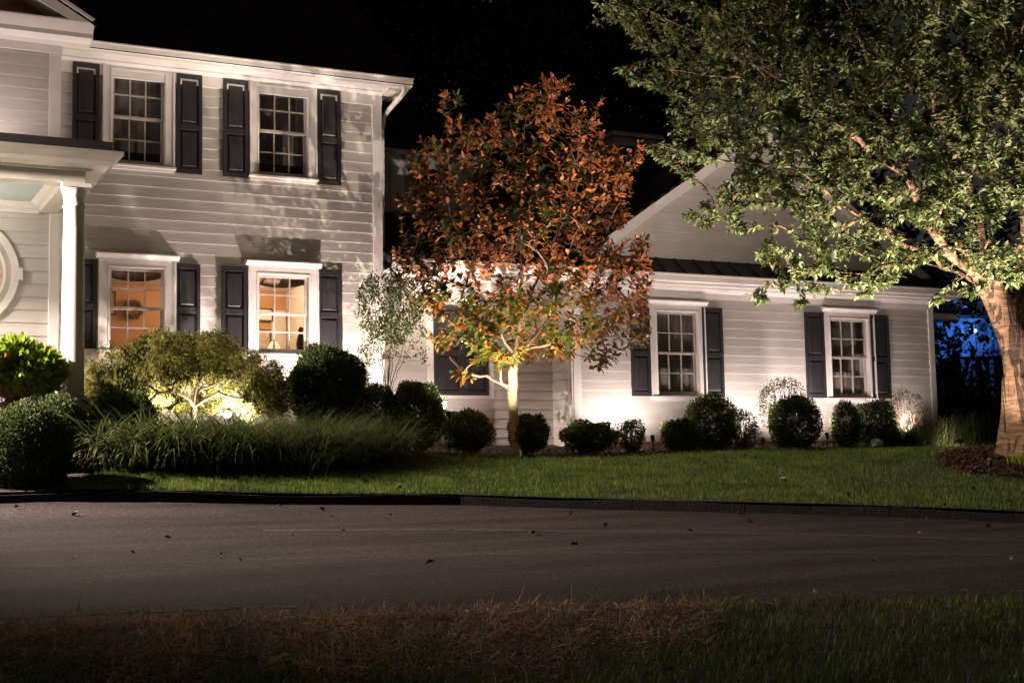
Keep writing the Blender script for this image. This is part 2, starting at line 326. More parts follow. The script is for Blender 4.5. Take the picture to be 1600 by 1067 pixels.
# ------------------------------------------------------------------ terrain
anch = [(-200,1000,8),(0,985,8),(400,968,8.2),(800,955,8.3),(1200,945,8.2),(1600,940,8.0),(1900,935,8),
        (0,1067,6.3),(800,1067,6.4),(1600,1067,6.2),
        (-200,787,14.9),(0,787,15.3),(400,787,16.2),(700,788,16.8),(1000,797,16.6),(1300,804,16.2),(1600,816,15.6),(1900,832,15.0)]
A = [dep(*a) for a in anch]
LBK = [(60,762,15.6),(100,757,16.0),(150,741,16.8),(300,742,17.2),(450,743,17.8),(560,736,18.6),(640,716,20.2),(690,704,22.3)]
up_anch = [(700,703,24.3),(900,702,24.9),(1200,701,26.0),(1450,699,27.3),(1600,735,20.2),(1600,703,22.0),(200,690,21),(60,706,19.5),(450,684,22.6),(1750,703,22.5)]+[q for q in LBK if q[0] < 660]
A += [dep(*a)-np.array([0, 0, 0.12]) for a in up_anch]
for X, Y, Z in ((3,22.5,.6),(10,23,.55),(20,22.5,.55),(-60,0,-.6),(-60,60,0),(60,0,-.6),(80,60,-1.2),(20,90,0.5),(-40,-50,-.9),(60,-50,-.9),(0,-5,-.95),(5,-5,-.95),(-5,5,-.9),(15,0,-.95),(32,26,0.2),(45,45,-.8),(12,35,.5)):
    A.append(np.array([X, Y, Z]))
A = np.array(A)
def _tps(d): return np.where(d > 0, d*d*np.log(d+1e-12), 0)
_n = len(A); K = _tps(np.linalg.norm(A[:, None, :2]-A[None, :, :2], axis=2))+np.eye(_n)*0.15
Q = np.c_[np.ones(_n), A[:, :2]]; M = np.block([[K, Q], [Q.T, np.zeros((3, 3))]])
W_ = np.linalg.solve(M, np.r_[A[:, 2], 0, 0, 0])
def Hn(x, y):
    x = np.asarray(x, float); y = np.asarray(y, float); sh = x.shape; q = np.c_[x.ravel(), y.ravel()]
    z = _tps(np.linalg.norm(q[:, None]-A[None, :, :2], axis=2))@W_[:_n]+W_[_n]+q@W_[_n+1:]
    return z.reshape(sh)
def H1(x, y): return float(Hn(np.array([x]), np.array([y]))[0])
def curve(pts, n=80):
    p = np.array([dep(*a)[:2] for a in pts]); d = np.r_[0, np.cumsum(np.linalg.norm(np.diff(p, axis=0), axis=1))]
    t = np.linspace(0, d[-1], n); return np.c_[np.interp(t, d, p[:, 0]), np.interp(t, d, p[:, 1])]
def smoothc(c, k=5):
    c = c.copy()
    for _ in range(k): c[1:-1] = (c[:-2]+c[1:-1]*2+c[2:])/4
    return c
near = smoothc(curve([(-900,1020,8.6),(-200,1000,8),(0,985,8),(400,968,8.2),(800,955,8.3),(1200,945,8.2),(1600,940,8.0),(2300,930,8)]))
kerb = smoothc(curve([(-900,787,13.6),(-200,787,14.9),(0,787,15.3),(400,787,16.2),(700,788,16.8),(1000,797,16.6),(1300,804,16.2),(1600,816,15.6),(2300,850,14.2)], 140))
def sheet(name, c0, c1, nv, off, m, kind='structure', label=None):
    n = len(c0); c1 = np.c_[np.interp(np.linspace(0,1,n), np.linspace(0,1,len(c1)), c1[:,0]), np.interp(np.linspace(0,1,n), np.linspace(0,1,len(c1)), c1[:,1])]
    t = np.linspace(0, 1, nv)[:, None, None]; g = c0[None]*(1-t)+c1[None]*t
    z = Hn(g[..., 0], g[..., 1])+off; V = np.dstack([g, z]).reshape(-1, 3)
    i = np.arange(nv-1)[:, None]*n+np.arange(n-1)[None]; Fc = np.stack([i, i+1, i+n+1, i+n], -1).reshape(-1, 4)
    me = mesh_np(name, V, Fc); me.polygons.foreach_set('use_smooth', [True]*len(Fc)); o = link(name, me, m); tag(o, label, kind=kind); return o
# base ground sheet reaching the horizon
gx = np.r_[-400, -200, -120, np.linspace(-70, 90, 90), 140, 220, 420]; gy = np.r_[-200, -90, np.linspace(-50, 90, 80), 130, 200, 500]
GX, GY = np.meshgrid(gx, gy); GZ = Hn(np.clip(GX, -60, 80), np.clip(GY, -50, 90))-0.10
i = np.arange(len(gy)-1)[:, None]*len(gx)+np.arange(len(gx)-1)[None]
o = link('ground', mesh_np('ground', np.dstack([GX, GY, GZ]).reshape(-1, 3), np.stack([i, i+1, i+len(gx)+1, i+len(gx)], -1).reshape(-1, 4)), 'dark_earth'); tag(o, kind='structure')
sheet('driveway', near, kerb[::1], 30, 0.0, 'asphalt')
def seam(f0, f1, a, b, w, m, off):
    n = 70; i0, i1 = int(a*79), int(b*79); V = []; kk = np.c_[np.interp(np.linspace(0,1,80), np.linspace(0,1,len(kerb)), kerb[:,0]), np.interp(np.linspace(0,1,80), np.linspace(0,1,len(kerb)), kerb[:,1])]
    for i in range(n):
        u = (i0+(i1-i0)*i/(n-1)); k = int(min(u, 78)); t_ = u-k; f_ = f0+(f1-f0)*i/(n-1)
        p = (near[k]*(1-t_)+near[k+1]*t_)*(1-f_)+(kk[k]*(1-t_)+kk[k+1]*t_)*f_; wv = w*(1+.4*math.sin(i*1.3)+.3*math.sin(i*.47)); jj = .02*math.sin(i*.9)
        V += [(p[0], p[1]-wv+jj, H1(p[0], p[1]-wv)+off*.3), (p[0], p[1]+jj, H1(*p)+off), (p[0], p[1]+wv+jj, H1(p[0], p[1]+wv)+off*.3)]
    F_ = [(3*i+k, 3*i+3+k, 3*i+4+k, 3*i+1+k) for i in range(n-1) for k in (0, 1)]
    o = link('drive_seam', mesh_np('drive_seam', V, F_), m); tag(o, kind='structure')
mat('seam_asphalt', (0.06, 0.052, 0.05), (0.11, 0.098, 0.094), 25, 0.9, 0.6, 60)
seam(.72, .66, .40, .96, .035, 'seam_asphalt', .012); seam(.10, .06, .15, .45, .03, 'seam_asphalt', .010); seam(.45, .40, .05, .9, .02, 'seam_asphalt', .006)
fr = near+np.array([-4.5, -9.5])[None]*1.0
sheet('foreground_verge', fr, near, 30, 0.012, 'soil')
# lawn, bed
YB = 20.6
def bxy(px, py, Z): return dep(px, py, Z)[:2]
lawn_back = np.vstack([[dep(*q)[:2] for q in LBK], [(10.6, YB), (14, YB), (18, YB), (20.5, 20.9), (24.5, 22)]])
XLW = float(dep(100, 757, 16.0)[0])
# drop first points: lawn begins right of the boxwoods
kerb_l = kerb
def sub(c, x0, x1, n):
    xs = np.linspace(x0, x1, n); return np.c_[xs, np.interp(xs, c[:, 0], c[:, 1])]
lawn_f = sub(kerb, XLW, 24.5, 120); lawn_f[:, 1] += 0.06
lb = sub(lawn_back, XLW, 24.5, 120)
lb[:, 1] = np.maximum(lb[:, 1], lawn_f[:, 1]+0.02)
sheet('lawn', lawn_f, lb, 26, 0.12, 'lawn_soil')
bed_f = np.r_[sub(kerb, -12, XLW-.03, 20), lb]; bed_f[:20, 1] += 0.06
bed_b = np.c_[bed_f[:, 0], np.full(len(bed_f), 23.5)]
sheet('planting_bed', bed_f, bed_b, 16, 0.112, 'soil')

# kerb stones
kb = empty('stone_kerb', (0, 0, 0)); tag(kb, kind='structure')
seglen = 0.0; ks = sub(kerb, -6, 24, 400); d = np.r_[0, np.cumsum(np.linalg.norm(np.diff(ks, axis=0), axis=1))]
s = 0.0; cnt = 0; hprev = .11
while s < d[-1]-0.3:
    l = random.uniform(0.45, 0.95); a = np.array([np.interp(s, d, ks[:, 0]), np.interp(s, d, ks[:, 1])]); b = np.array([np.interp(s+l+.0, d, ks[:, 0]), np.interp(s+l-.012, d, ks[:, 1])])
    s += l; tt = (b-a)/np.linalg.norm(b-a); nn = np.array([-tt[1], tt[0]]); z = H1(*a); hh = 0.105+random.uniform(-.02, .02); dd = random.uniform(-.003, .003)
    pts = []
    zb2 = H1(*b)
    for q, zz, ins in ((a, z-.08, 0), (b, zb2-.08, 0), (a, z+hprev, .0), (b, zb2+hh, .0)):
        sgn = 1 if q is a else -1
        for e in (dd, .13): pts.append((*(q+nn*(e+(ins if e < .1 else 0))+tt*ins*sgn), zz+(0 if e < .1 or zz < z else random.uniform(-.004, .01))))
    hprev = hh
    mb = MB().poly(pts, [(0,2,3,1),(4,5,7,6),(0,4,6,2),(2,6,7,3),(3,7,5,1),(1,5,4,0)])
    o = P('kerb_stone', mb, 'kerb_stone', kb); bevelled(o, .004); cnt += 1
print('kerb stones', cnt)

# ------------------------------------------------------------------ the house
house = empty('house', (6.0, 22.0, 0.0), 'white clapboard two-storey house with slate blue shutters and low gabled wing', 'house')
YF, YL, YK = 22.0, 21.3, 22.8       # main and wing front, projecting left bay, recessed link
EXP = 0.1715
nb = 0
def clap(name, x0, x1, z0, z1, zc, y, parent=house, e=EXP, slope=None, side=False):
    """one clapboard (course bottom zc, exposure e), clipped to z0..z1"""
    global nb
    def yy(z): return y-0.005-0.019*(1-(z-zc)/e)
    if slope is None:
        pts = [(x0,yy(z0),z0),(x1,yy(z0),z0),(x1,yy(z1),z1),(x0,yy(z1),z1),(x0,y+.01,z0),(x1,y+.01,z0),(x1,y+.01,z1),(x0,y+.01,z1)]
    else:
        xa, xb = slope
        pts = [(x0,yy(z0),z0),(x1,yy(z0),z0),(xb,yy(z1),z1),(xa,yy(z1),z1),(x0,y+.01,z0),(x1,y+.01,z0),(xb,y+.01,z1),(xa,y+.01,z1)]
    if side: pts = [(y-(q[1]-y)-0.0, q[0], q[2]) if False else (q[1], q[0], q[2]) for q in pts]
    mb = MB().poly(pts, [(0,1,2,3),(7,6,5,4),(0,4,5,1),(1,5,6,2),(2,6,7,3),(3,7,4,0)])
    P(name, mb, 'painted_siding', parent); nb += 1
def clad(x0, x1, z0, z1, y, holes, zref, e=EXP, side=False, joints=True):
    k = math.floor((z0-zref)/e); 
    while zref+k*e < z1:
        zc = zref+k*e; a, b = max(zc, z0), min(zc+e, z1); k += 1
        if b-a < .01: continue
        # z breaks by holes
        zs = sorted({a, b, *[h[q] for h in holes for q in (2, 3) if a < h[q] < b]})
        full = [(x0, x1)]
        if len(zs) == 2:
            spans = [(a, b, full)]
        else: spans = [(zs[i], zs[i+1], full) for i in range(len(zs)-1)]
        for (za, zb, sp) in spans:
            segs = [(x0, x1)]
            for h in holes:
                if h[2] < (za+zb)/2 < h[3]:
                    ns = []
                    for s0, s1 in segs:
                        if h[1] <= s0 or h[0] >= s1: ns.append((s0, s1)); continue
                        if h[0] > s0+.01: ns.append((s0, h[0]))
                        if h[1] < s1-.01: ns.append((h[1], s1))
                    segs = ns
            for s0, s1 in segs:
                if zb-za < 0.012: continue
                if joints and s1-s0 > 3.0 and random.random() < .6:
                    j = random.uniform(s0+.8, s1-.8); clap('siding_board', s0, j-.0015, za, zb-.001, zc, y, e=e, side=side); clap('siding_board', j+.0015, s1, za, zb-.001, zc, y, e=e, side=side)
                else: clap('siding_board', s0, s1, za, zb-.001, zc, y, e=e, side=side)
def wall_sheet(name, x0, x1, z0, z1, y, holes, th=0.12, m='sash_white'):
    xs = sorted({x0, x1, *[h[i] for h in holes for i in (0, 1)]}); zs = sorted({z0, z1, *[h[i] for h in holes for i in (2, 3)]}); mb = MB()
    for i in range(len(xs)-1):
        for j in range(len(zs)-1):
            cx, cz = (xs[i]+xs[i+1])/2, (zs[j]+zs[j+1])/2
            if any(h[0] < cx < h[1] and h[2] < cz < h[3] for h in holes): continue
            mb.box(xs[i], xs[i+1], y+.012, y+th, zs[j], zs[j+1])
    return P(name, mb, m, house)

# ---- windows from their outlines
def wnd(pl, pr, py, ptop, pbot, Y):
    xl = at(pl, py, Y)[0]; xr = at(pr, py, Y)[0]; xm = (pl+pr)/2
    return (xl, xr, XZ(xm, pbot, Y)[1], XZ(xm, ptop, Y)[1])
W_up1 = wnd(173.5, 258, 185, 113, 255, YF); W_up2 = wnd(402, 481, 205, 136, 275, YF)
W_lo1 = wnd(169, 258, 480, 415, 560, YF); W_lo2 = wnd(401.5, 482, 490, 429.5, 551, YF)
W_wi1 = wnd(1024.5, 1090.5, 550, 486.5, 616, YF); W_wi2 = wnd(1296, 1356.5, 560, 498, 621, YF)
# align rows
W_up2 = (*W_up2[:3], W_up2[3]-.022); W_up1 = (W_up1[0], W_up1[1], W_up2[2], W_up2[3]); W_lo1 = (W_lo1[0], W_lo1[1], W_lo2[2], W_lo2[3])
zb = (W_wi1[2]+W_wi2[2])/2; zt = (W_wi1[3]+W_wi2[3])/2; W_wi1 = (*W_wi1[:2], zb, zt); W_wi2 = (*W_wi2[:2], zb, zt)
print('windows', [tuple(round(float(q), 2) for q in W) for W in (W_up1, W_up2, W_lo1, W_lo2, W_wi1, W_wi2)])

def window(W, Y, cornice, casing=0.15, label=None, shade=None, lowcord=0.0):
    x0, x1, z0, z1 = map(float, W)
    win = empty('window', (x0-house.location.x, Y-house.location.y, z0)); win.parent = house
    if label: win['label'] = label
    c = casing
    fr = MB()
    yo = Y-(0.052 if cornice else .057); ztop = z1+c*.8 if cornice else Zsoff-.063
    fr.box(x0-c, x0, yo, Y+.005, z0-.02, z1); fr.box(x1, x1+c, yo, Y+.005, z0-.02, z1)
    fr.box(x0-c, x1+c, yo, Y+.005, z1, ztop)
    fr.box(x0-c-.012, x0-c+.02, yo-.018, Y+.005, z0-.02, ztop-.001); fr.box(x1+c-.02, x1+c+.012, yo-.018, Y+.005, z0-.02, ztop-.001)
    fr.box(x0-.018, x0+.012, yo-.008, Y+.06, z0, z1+.002); fr.box(x1-.012, x1+.018, yo-.008, Y+.06, z0, z1+.002); fr.box(x0-.018, x1+.018, yo-.0085, Y+.06, z1-.012, z1+.018)
    bevelled(P('casing', fr, 'trim_white', win), .004)
    # reveal lining
    rv = MB().box(x0-.02, x0+.001, Y+.006, Y+.13, z0-.02, z1+.02).box(x1-.001, x1+.02, Y+.006, Y+.13, z0-.02, z1+.02).box(x0, x1, Y+.006, Y+.13, z1, z1+.02).box(x0, x1, Y+.006, Y+.13, z0-.02, z0)
    P('reveal', rv, 'trim_white', win)
    sl = MB().prof_x([(yo-.045, z0-.065), (Y+.004, z0-.065), (Y+.004, z0-.012), (yo-.045, z0-.028)], x0-c-.03, x1+c+.03)
    sl.box(x0-c, x1+c, yo+.01, Y+.004, z0-.11, z0-.066)
    bevelled(P('sill', sl, 'trim_white', win), .004)
    if cornice:
        zc = z1+c*.8
        cr = MB().prof_x([(Y, zc+.001), (yo-.02, zc+.001), (yo-.03, zc+.02), (yo-.075, zc+.055), (yo-.09, zc+.06), (yo-.09, zc+.08), (Y, zc+.095)], x0-c-.05, x1+c+.05)
        P('head_cornice', cr, 'trim_white', win)
    # sashes
    zm = (z0+z1)/2; g = .042
    def sash(za, zb_, ys, nm):
        mb = MB().box(x0+.012, x0+.012+g, ys, ys+.035, za, zb_).box(x1-.012-g, x1-.012, ys, ys+.035, za, zb_)
        mb.box(x0+.012+g, x1-.012-g, ys+.0005, ys+.0345, zb_-g, zb_).box(x0+.012+g, x1-.012-g, ys+.0005, ys+.0345, za, za+g*(1.5 if za < zm-.1 else 1))
        bevelled(P('sash', mb, 'sash_white', win), .003)
        xa, xb = x0+.012+g, x1-.012-g; zA = za+g*(1.5 if za < zm-.1 else 1); zB = zb_-g
        mu = MB()
        for i in (1, 2): xx = xa+(xb-xa)*i/3; mu.box(xx-.010, xx+.010, ys+.004, ys+.026, zA, zB)
        zz = (zA+zB)/2; mu.box(xa, xb, ys+.0055, ys+.0245, zz-.010, zz+.010); P('muntins', mu, 'sash_white', win)
        for i in range(3):
            for j in range(2):
                xp0 = xa+(xb-xa)*i/3; xp1 = xa+(xb-xa)*(i+1)/3; zp0 = zA+(zB-zA)*j/2; zp1 = zA+(zB-zA)*(j+1)/2; tl = random.uniform(-.0015, .0015)
                yq = ys+.030
                mbp = MB().poly([(xp0, yq, zp0), (xp1, yq+tl, zp0), (xp1, yq+tl, zp1), (xp0, yq-tl, zp1)], [(0, 1, 2, 3)])
                P('pane', mbp, 'window_glass', win)
    sash(zm-.02, z1-.012, Y+.025, 'upper'); sash(z0, zm+.02, Y+.066, 'lower')
    if shade:
        mb = MB(); n = 40
        pts = []
        for i in range(n+1):
            xx = x0-.1+(x1-x0+.2)*i/n; yy = Y+.19+(.012*math.sin(i*1.9)+.006*math.sin(i*.7))*(.15 if shade == 'blind_grey' else .3); pts += [(xx, yy, z0-.1+ (lowcord if lowcord else 0)), (xx, yy, z1+.1)]
        mb.poly(pts, [(2*i, 2*i+2, 2*i+3, 2*i+1) for i in range(n)]); P('curtain', mb, shade, win)
        P('dark_room', MB().box(x0-.25, x1+.25, Y+.5, Y+.52, z0-.3, z1+.3).box(x0-.27, x0-.25, Y+.13, Y+.52, z0-.3, z1+.3).box(x1+.25, x1+.27, Y+.13, Y+.52, z0-.3, z1+.3).box(x0-.27, x1+.27, Y+.13, Y+.52, z1+.3, z1+.32).box(x0-.27, x1+.27, Y+.13, Y+.52, z0-.32, z0-.3), 'wood_dark', win)
    return win
def shutter(x0, x1, z0, z1, Y, label=None, topgrain=True):
    s = empty('shutter', (x0-house.location.x, Y-house.location.y, z0)); s.parent = house
    if label: s['label'] = label
    ya, yb = Y-.068, Y-.030; st = .058; zmid = z0+(z1-z0)*.47; rl = .05
    mb = MB().box(x0, x0+st, ya, yb, z0, z1).box(x1-st, x1, ya, yb, z0, z1)
    mb.box(x0+st, x1-st, ya+.001, yb-.001, z0, z0+.085).box(x0+st, x1-st, ya+.001, yb-.001, z1-.075, z1).box(x0+st, x1-st, ya+.001, yb-.001, zmid-rl, zmid+rl)
    bevelled(P('stiles', mb, 'shutter_blue', s), .005)
    for a, b in ((z0+.085, zmid-rl), (zmid+rl, z1-.075)):
        xa, xb = x0+st, x1-st; q = .045; e = .008
        pts = [(xa,yb-.008,a),(xb,yb-.008,a),(xb,yb-.008,b),(xa,yb-.008,b)]+[(xa+q*.35,yb-.009,a+q*.35),(xb-q*.35,yb-.009,a+q*.35),(xb-q*.35,yb-.009,b-q*.35),(xa+q*.35,yb-.009,b-q*.35)]+[(xa+q,ya+.006,a+q),(xb-q,ya+.006,a+q),(xb-q,ya+.006,b-q),(xa+q,ya+.006,b-q)]+[(xa,yb,a),(xb,yb,a),(xb,yb,b),(xa,yb,b)]
        f = [(i, (i+1)%4, 4+(i+1)%4, 4+i) for i in range(4)]+[(4+i, 4+(i+1)%4, 8+(i+1)%4, 8+i) for i in range(4)]+[(8, 9, 10, 11), (15, 14, 13, 12)]+[(12+i, 12+(i+1)%4, (i+1)%4, i) for i in range(4)]
        P('panel', MB().poly(pts, f), 'shutter_blue', s)
    return s
def shut_px(a, b, py, zr, Y, **k):
    xa = at(a, py, Y-.06)[0]; xb = at(b, py, Y-.06)[0]; return shutter(float(xa), float(xb), float(zr[0]), float(zr[1]), Y, **k)

hole = lambda W: (W[0], W[1], W[2]-.02, W[3]+.02)
XL = at(94, 200, YL)[0]; XM1 = at(596, 300, YF)[0]            # left bay corner, main right corner
XW0 = at(897, 600, YF)[0]; XW1 = at(1459, 560, YF)[0]        # wing
Zsoff = XZ(440, 100, 21.5)[1]-.15
print('XL', XL, 'XM1', XM1, 'XW', XW0, XW1, 'soffit', Zsoff)
ZG = 0.30
main_holes = [hole(W) for W in (W_up1, W_up2, W_lo1, W_lo2)]
wall_sheet('main_wall', XL-.6, XM1-.02, ZG, Zsoff, YF, main_holes)
zref = XZ(330, 415, YF)[1]
ch = [(h[0]-.14, h[1]+.14, h[2]-.07, h[3]+.12) for h in main_holes]
clad(XL+.02, XM1-.17, ZG+.35, Zsoff-.24, YF, ch, zref-EXP*20)
# corner boards
bevelled(P('corner_board', MB().box(XM1-.17, XM1, YF-.045, YF+.01, ZG, Zsoff-.24).box(XM1-.03, XM1, YF+.011, YF+.2, ZG, Zsoff-.24), 'trim_white', house))
P('side_wall', MB().box(XM1-.14, XM1-.02, YF+.13, YF+8, ZG, Zsoff), 'painted_siding', house)
# frieze, soffit, crown and gutter of the main eave
ye = 21.52; xe = at(645, 121, 21.5)[0]
P('frieze_board', MB().box(XL+.02, XM1+.005, YF-.05, YF+.01, Zsoff-.24, Zsoff-.03).prof_x([(YF-.05, Zsoff-.062), (YF-.09, Zsoff-.042), (YF-.13, Zsoff-.025), (YF-.13, Zsoff-.0005), (YF-.05, Zsoff-.0005)], XL+.02, XM1+.005), 'trim_white', house)
P('soffit', MB().box(XL-.3, xe-.02, ye+.03, YF+.1, Zsoff, Zsoff+.02), 'trim_white', house)
P('bed_moulding', MB().prof_x([(ye+.06, Zsoff-.001), (ye+.03, Zsoff-.001), (ye+.005, Zsoff+.05), (ye+.06, Zsoff+.05)], XL-.2, xe-.02), 'trim_white', house)
P('gutter', MB().prof_x([(ye+.09, Zsoff+.022), (ye+.03, Zsoff+.022), (ye-.02, Zsoff+.055), (ye-.04, Zsoff+.125), (ye-.06, Zsoff+.135), (ye-.06, Zsoff+.155), (ye+.09, Zsoff+.155)], XL-.15, xe), 'gutter_white', house)
# eave end (box return) and downspout elbow
P('eave_return', MB().box(XM1+.001, xe-.03, YF-.36, YF+.35, Zsoff-.001-.03, Zsoff-.002), 'trim_white', house)
dsx = XM1+.10
ds = MB().tube([(dsx+.16, ye+.03, Zsoff+.03), (dsx+.16, ye+.06, Zsoff-.08), (dsx+.06, YF+.05, Zsoff-.28), (dsx, YF+.1, Zsoff-.38), (dsx, YF+.2, Zsoff-.6), (dsx-.02, YF+.25, 1.0)], .045, 8)
P('downspout', ds, 'gutter_white', house, True)
# main roof: slopes back to a ridge
def roof_quad(name, pts, m='roof_shingle', th=0.12):
    p = [np.array(q, float) for q in pts]; mb = MB(); mb.poly(p+[q-np.array([0, 0, th]) for q in p], [(0,1,2,3),(7,6,5,4),(0,4,5,1),(1,5,6,2),(2,6,7,3),(3,7,4,0)])
    me = bpy.data.meshes.new(name); me.from_pydata(mb.v, [], mb.f)
    uv = me.uv_layers.new(name='UV'); ux = p[1]-p[0]; lx = np.linalg.norm(ux); ux /= lx; uy = p[3]-p[0]; uy = uy-ux*(uy@ux); uy /= np.linalg.norm(uy)
    for lp in me.loops: q = np.array(me.vertices[lp.vertex_index].co)-p[0]; uv.data[lp.index].uv = (q@ux, q@uy)
    return part(name, me, m, house)
zr0 = Zsoff+.16; ridgeY = 26.5; ridgeZ = zr0+(ridgeY-ye)*0.80
roof_quad('main_roof', [(XL-6, ye-.02, zr0), (xe+.01, ye-.02, zr0), (xe+.01, ridgeY, ridgeZ), (XL-6, ridgeY, ridgeZ)])
roof_quad('back_roof', [(XL-6, ridgeY, ridgeZ), (xe+.01, ridgeY, ridgeZ), (xe+.01, 2*ridgeY-ye, zr0), (XL-6, 2*ridgeY-ye, zr0)])

# windows and shutters of the main front
window(W_up1, YF, False, .13, 'upper left window with dark panes', 'blind_grey', .32)
window(W_up2, YF, False, .13, 'upper right window of the main block with dark panes', 'blind_grey', .32)
window(W_lo1, YF, True, .15, 'lit window showing a wreath on the wall inside')
window(W_lo2, YF, True, .15, 'lit window showing a bright room with a mirror and picture')
window(W_wi1, YF, True, .14, 'left window of the low wing', 'sheer_curtain')
window(W_wi2, YF, True, .14, 'right window of the low wing', 'sheer_curtain')
zu = (XZ(369, 277.5, YF-.06)[1], XZ(369, 125, YF-.06)[1]); zl = (W_lo2[2]-.01, XZ(366, 416.5, YF-.06)[1]); zw = (W_wi1[2]-.03, XZ(1115, 481, YF-.06)[1])
for a, b, py, zr in ((113.5,155.5,150,zu),(276,316,200,zu),(349,388,200,zu),(496,532.7,220,zu),(131,151,450,zl),(272.8,313,460,zl),(346.5,386,470,zl),(496,534.3,480,zl),(987,1017.5,560,zw),(1099,1131,560,zw),(1260,1290.5,560,zw),(1362,1391,560,zw)):
    if b == 151: a = 111
    shut_px(a, b, py, zr, YF)

# ---- left projecting bay (upper storey) and porch wall
ZLs = XZ(76, 62, 21.0)[1]
wall_sheet('bay_wall', XL-5, XL-.02, ZG, ZLs+.1, YL, [])
P('bay_side_wall', MB().box(XL-.05, XL-.02, YL+.12, YF, ZG, ZLs+.1), 'painted_siding', house)
bz = XZ(76, 315/3.5575, YL)[1]
zpr = XZ(60, 225, YL)[1]
clad(XL-2.4, XL-.17, zpr, ZLs-.12, YL, [], bz-EXP*12, joints=False)
clad(XL-2.4, XL-.14, 1.35, XZ(80, 330, YL)[1]+.1, YL, [], XZ(86, 425.3, YL)[1]-.19*14, e=.19, joints=False)
bevelled(P('corner_board', MB().box(XL-.17, XL, YL-.045, YL+.01, zpr-.4, ZLs-.12).box(XL-.03, XL, YL+.011, YF, zpr-.4, ZLs-.12), 'trim_white', house))
bevelled(P('corner_board', MB().box(XL-.14, XL+.01, YL-.045, YL+.01, ZG, zpr-.45).box(XL-.03, XL+.01, YL+.011, YF, ZG, zpr-.45), 'trim_white', house))
P('bay_frieze', MB().box(XL-3, XL+.01, YL-.055, YL+.01, ZLs-.12, ZLs), 'trim_white', house)
xbe = at(148, 36, 20.85)[0]; zbe = XZ(148, 34, 20.85)[1]
zc0 = ZLs+.001
cornice_prof = lambda y0, z0, z1, ov: [(y0, z0), (y0-.07, z0), (y0-.10, z0+.05), (y0-.13, z0+.06), (y0-ov+.06, z0+.075), (y0-ov+.06, z0+.14), (y0-ov, z1-.06), (y0-ov-.02, z1-.02), (y0-ov-.02, z1), (y0, z1)]
P('bay_cornice', MB().prof_x(cornice_prof(YL, zc0, zbe, .40), XL-5, xbe), 'trim_white', house)
# pediment above the bay: raking cornice
ry0 = YL-.42
xr1, zr1 = XZ(121, 28, ry0); xr2, zr2 = XZ(79, 0, ry0); sl_ = (zr2-zr1)/(xr2-xr1)
xr1b = xbe-.02; zz1 = zbe+.001; xt = XL-2.2; 
rk = MB().prof_y([(xr1b, zz1), (xt, zz1+(xt-xr1b)*sl_), (xt, zz1+(xt-xr1b)*sl_-.26), (xr1b-.34, zz1)], ry0, YL+.6)
rk.prof_y([(xr1b+.02, zz1+.03), (xt, zz1+.05+(xt-xr1b)*sl_), (xt, zz1-.03+(xt-xr1b)*sl_), (xr1b-.02, zz1+.002)], ry0-.05, YL+.5)
P('raking_cornice', rk, 'trim_white', house)
P('pediment_panel', MB().prof_y([(xr1b-.3, zz1), (xt, zz1+(xt-xr1b)*sl_-.2), (xt, zz1)], YL, YL+.05), 'foundation_brown', house)
roof_quad('bay_roof', [(xr1b+.05, ry0-.02, zz1+.05), (xr1b+.05, 27, zz1+.05), (xt, 27, zz1+.08+(xt-xr1b)*sl_), (xt, ry0-.02, zz1+.08+(xt-xr1b)*sl_)])

# ---- porch
YP = 19.0
xbc = at(133.5, 288, YP)[0]; zbb = XZ(133.5, 288, YP)[1]          # beam corner, bottom
xct = at(193.5, 238, YP-.40)[0]; zct = XZ(193.5, 238, YP-.40)[1]  # crown tip top
zlow = XZ(193.5, 250, YP-.40)[1]
mb = MB().box(XL-5, xbc, YP, YP+.26, zbb, zct-.22).box(xbc-.26, xbc, YP+.261, YL-.03, zbb, zct-.22)
bevelled(P('porch_beam', mb, 'porch_green', house))
ov = xct-xbc
# crown mitred round the corner
pf = [(0, zct-.22), (.06, zct-.22), (.08, zct-.19), (.28, zct-.17), (.30, zct-.12), (ov-.02, zct-.06), (ov, zct-.05), (ov, zct), (0, zct)]
v = []; 
for (sx, sy) in (('L', 0), ('C', 0), ('B', 0)):
    for d_, z_ in pf:
        if sx == 'L': v.append((XL-5, YP-d_, z_))
        elif sx == 'C': v.append((xbc+d_, YP-d_, z_))
        else: v.append((xbc+d_, YL+.1 if xbc+d_ < XL else YF-.0, z_))
n = len(pf); f = [(j*n+i, j*n+i+1, (j+1)*n+i+1, (j+1)*n+i) for j in (0, 1) for i in range(n-1)]
P('porch_crown', MB().poly(v, f), 'porch_green', house)
P('porch_roof', MB().box(XL-5, xct-.12, YP-.28, YL-.03, zct+.002, zct+.15), 'roof_membrane', house)
P('porch_ceiling', MB().box(XL-5, xbc-.30, YP+.30, YL-.05, zct-.26, zct-.22), 'haint_blue', house)
P('ceiling_moulding', MB().prof_y([(xbc-.261, zct-.30), (xbc-.31, zct-.30), (xbc-.40, zct-.261), (xbc-.261, zct-.261)], YP+.27, YL-.05).prof_x([(YL-.05, zct-.34), (YL-.09, zct-.34), (YL-.18, zct-.261), (YL-.05, zct-.261)], XL-5, xbc-.262).box(XL-5, xbc-.2605, YL-.06, YL-.03, zbb-.02, zct-.341), 'trim_white', house)
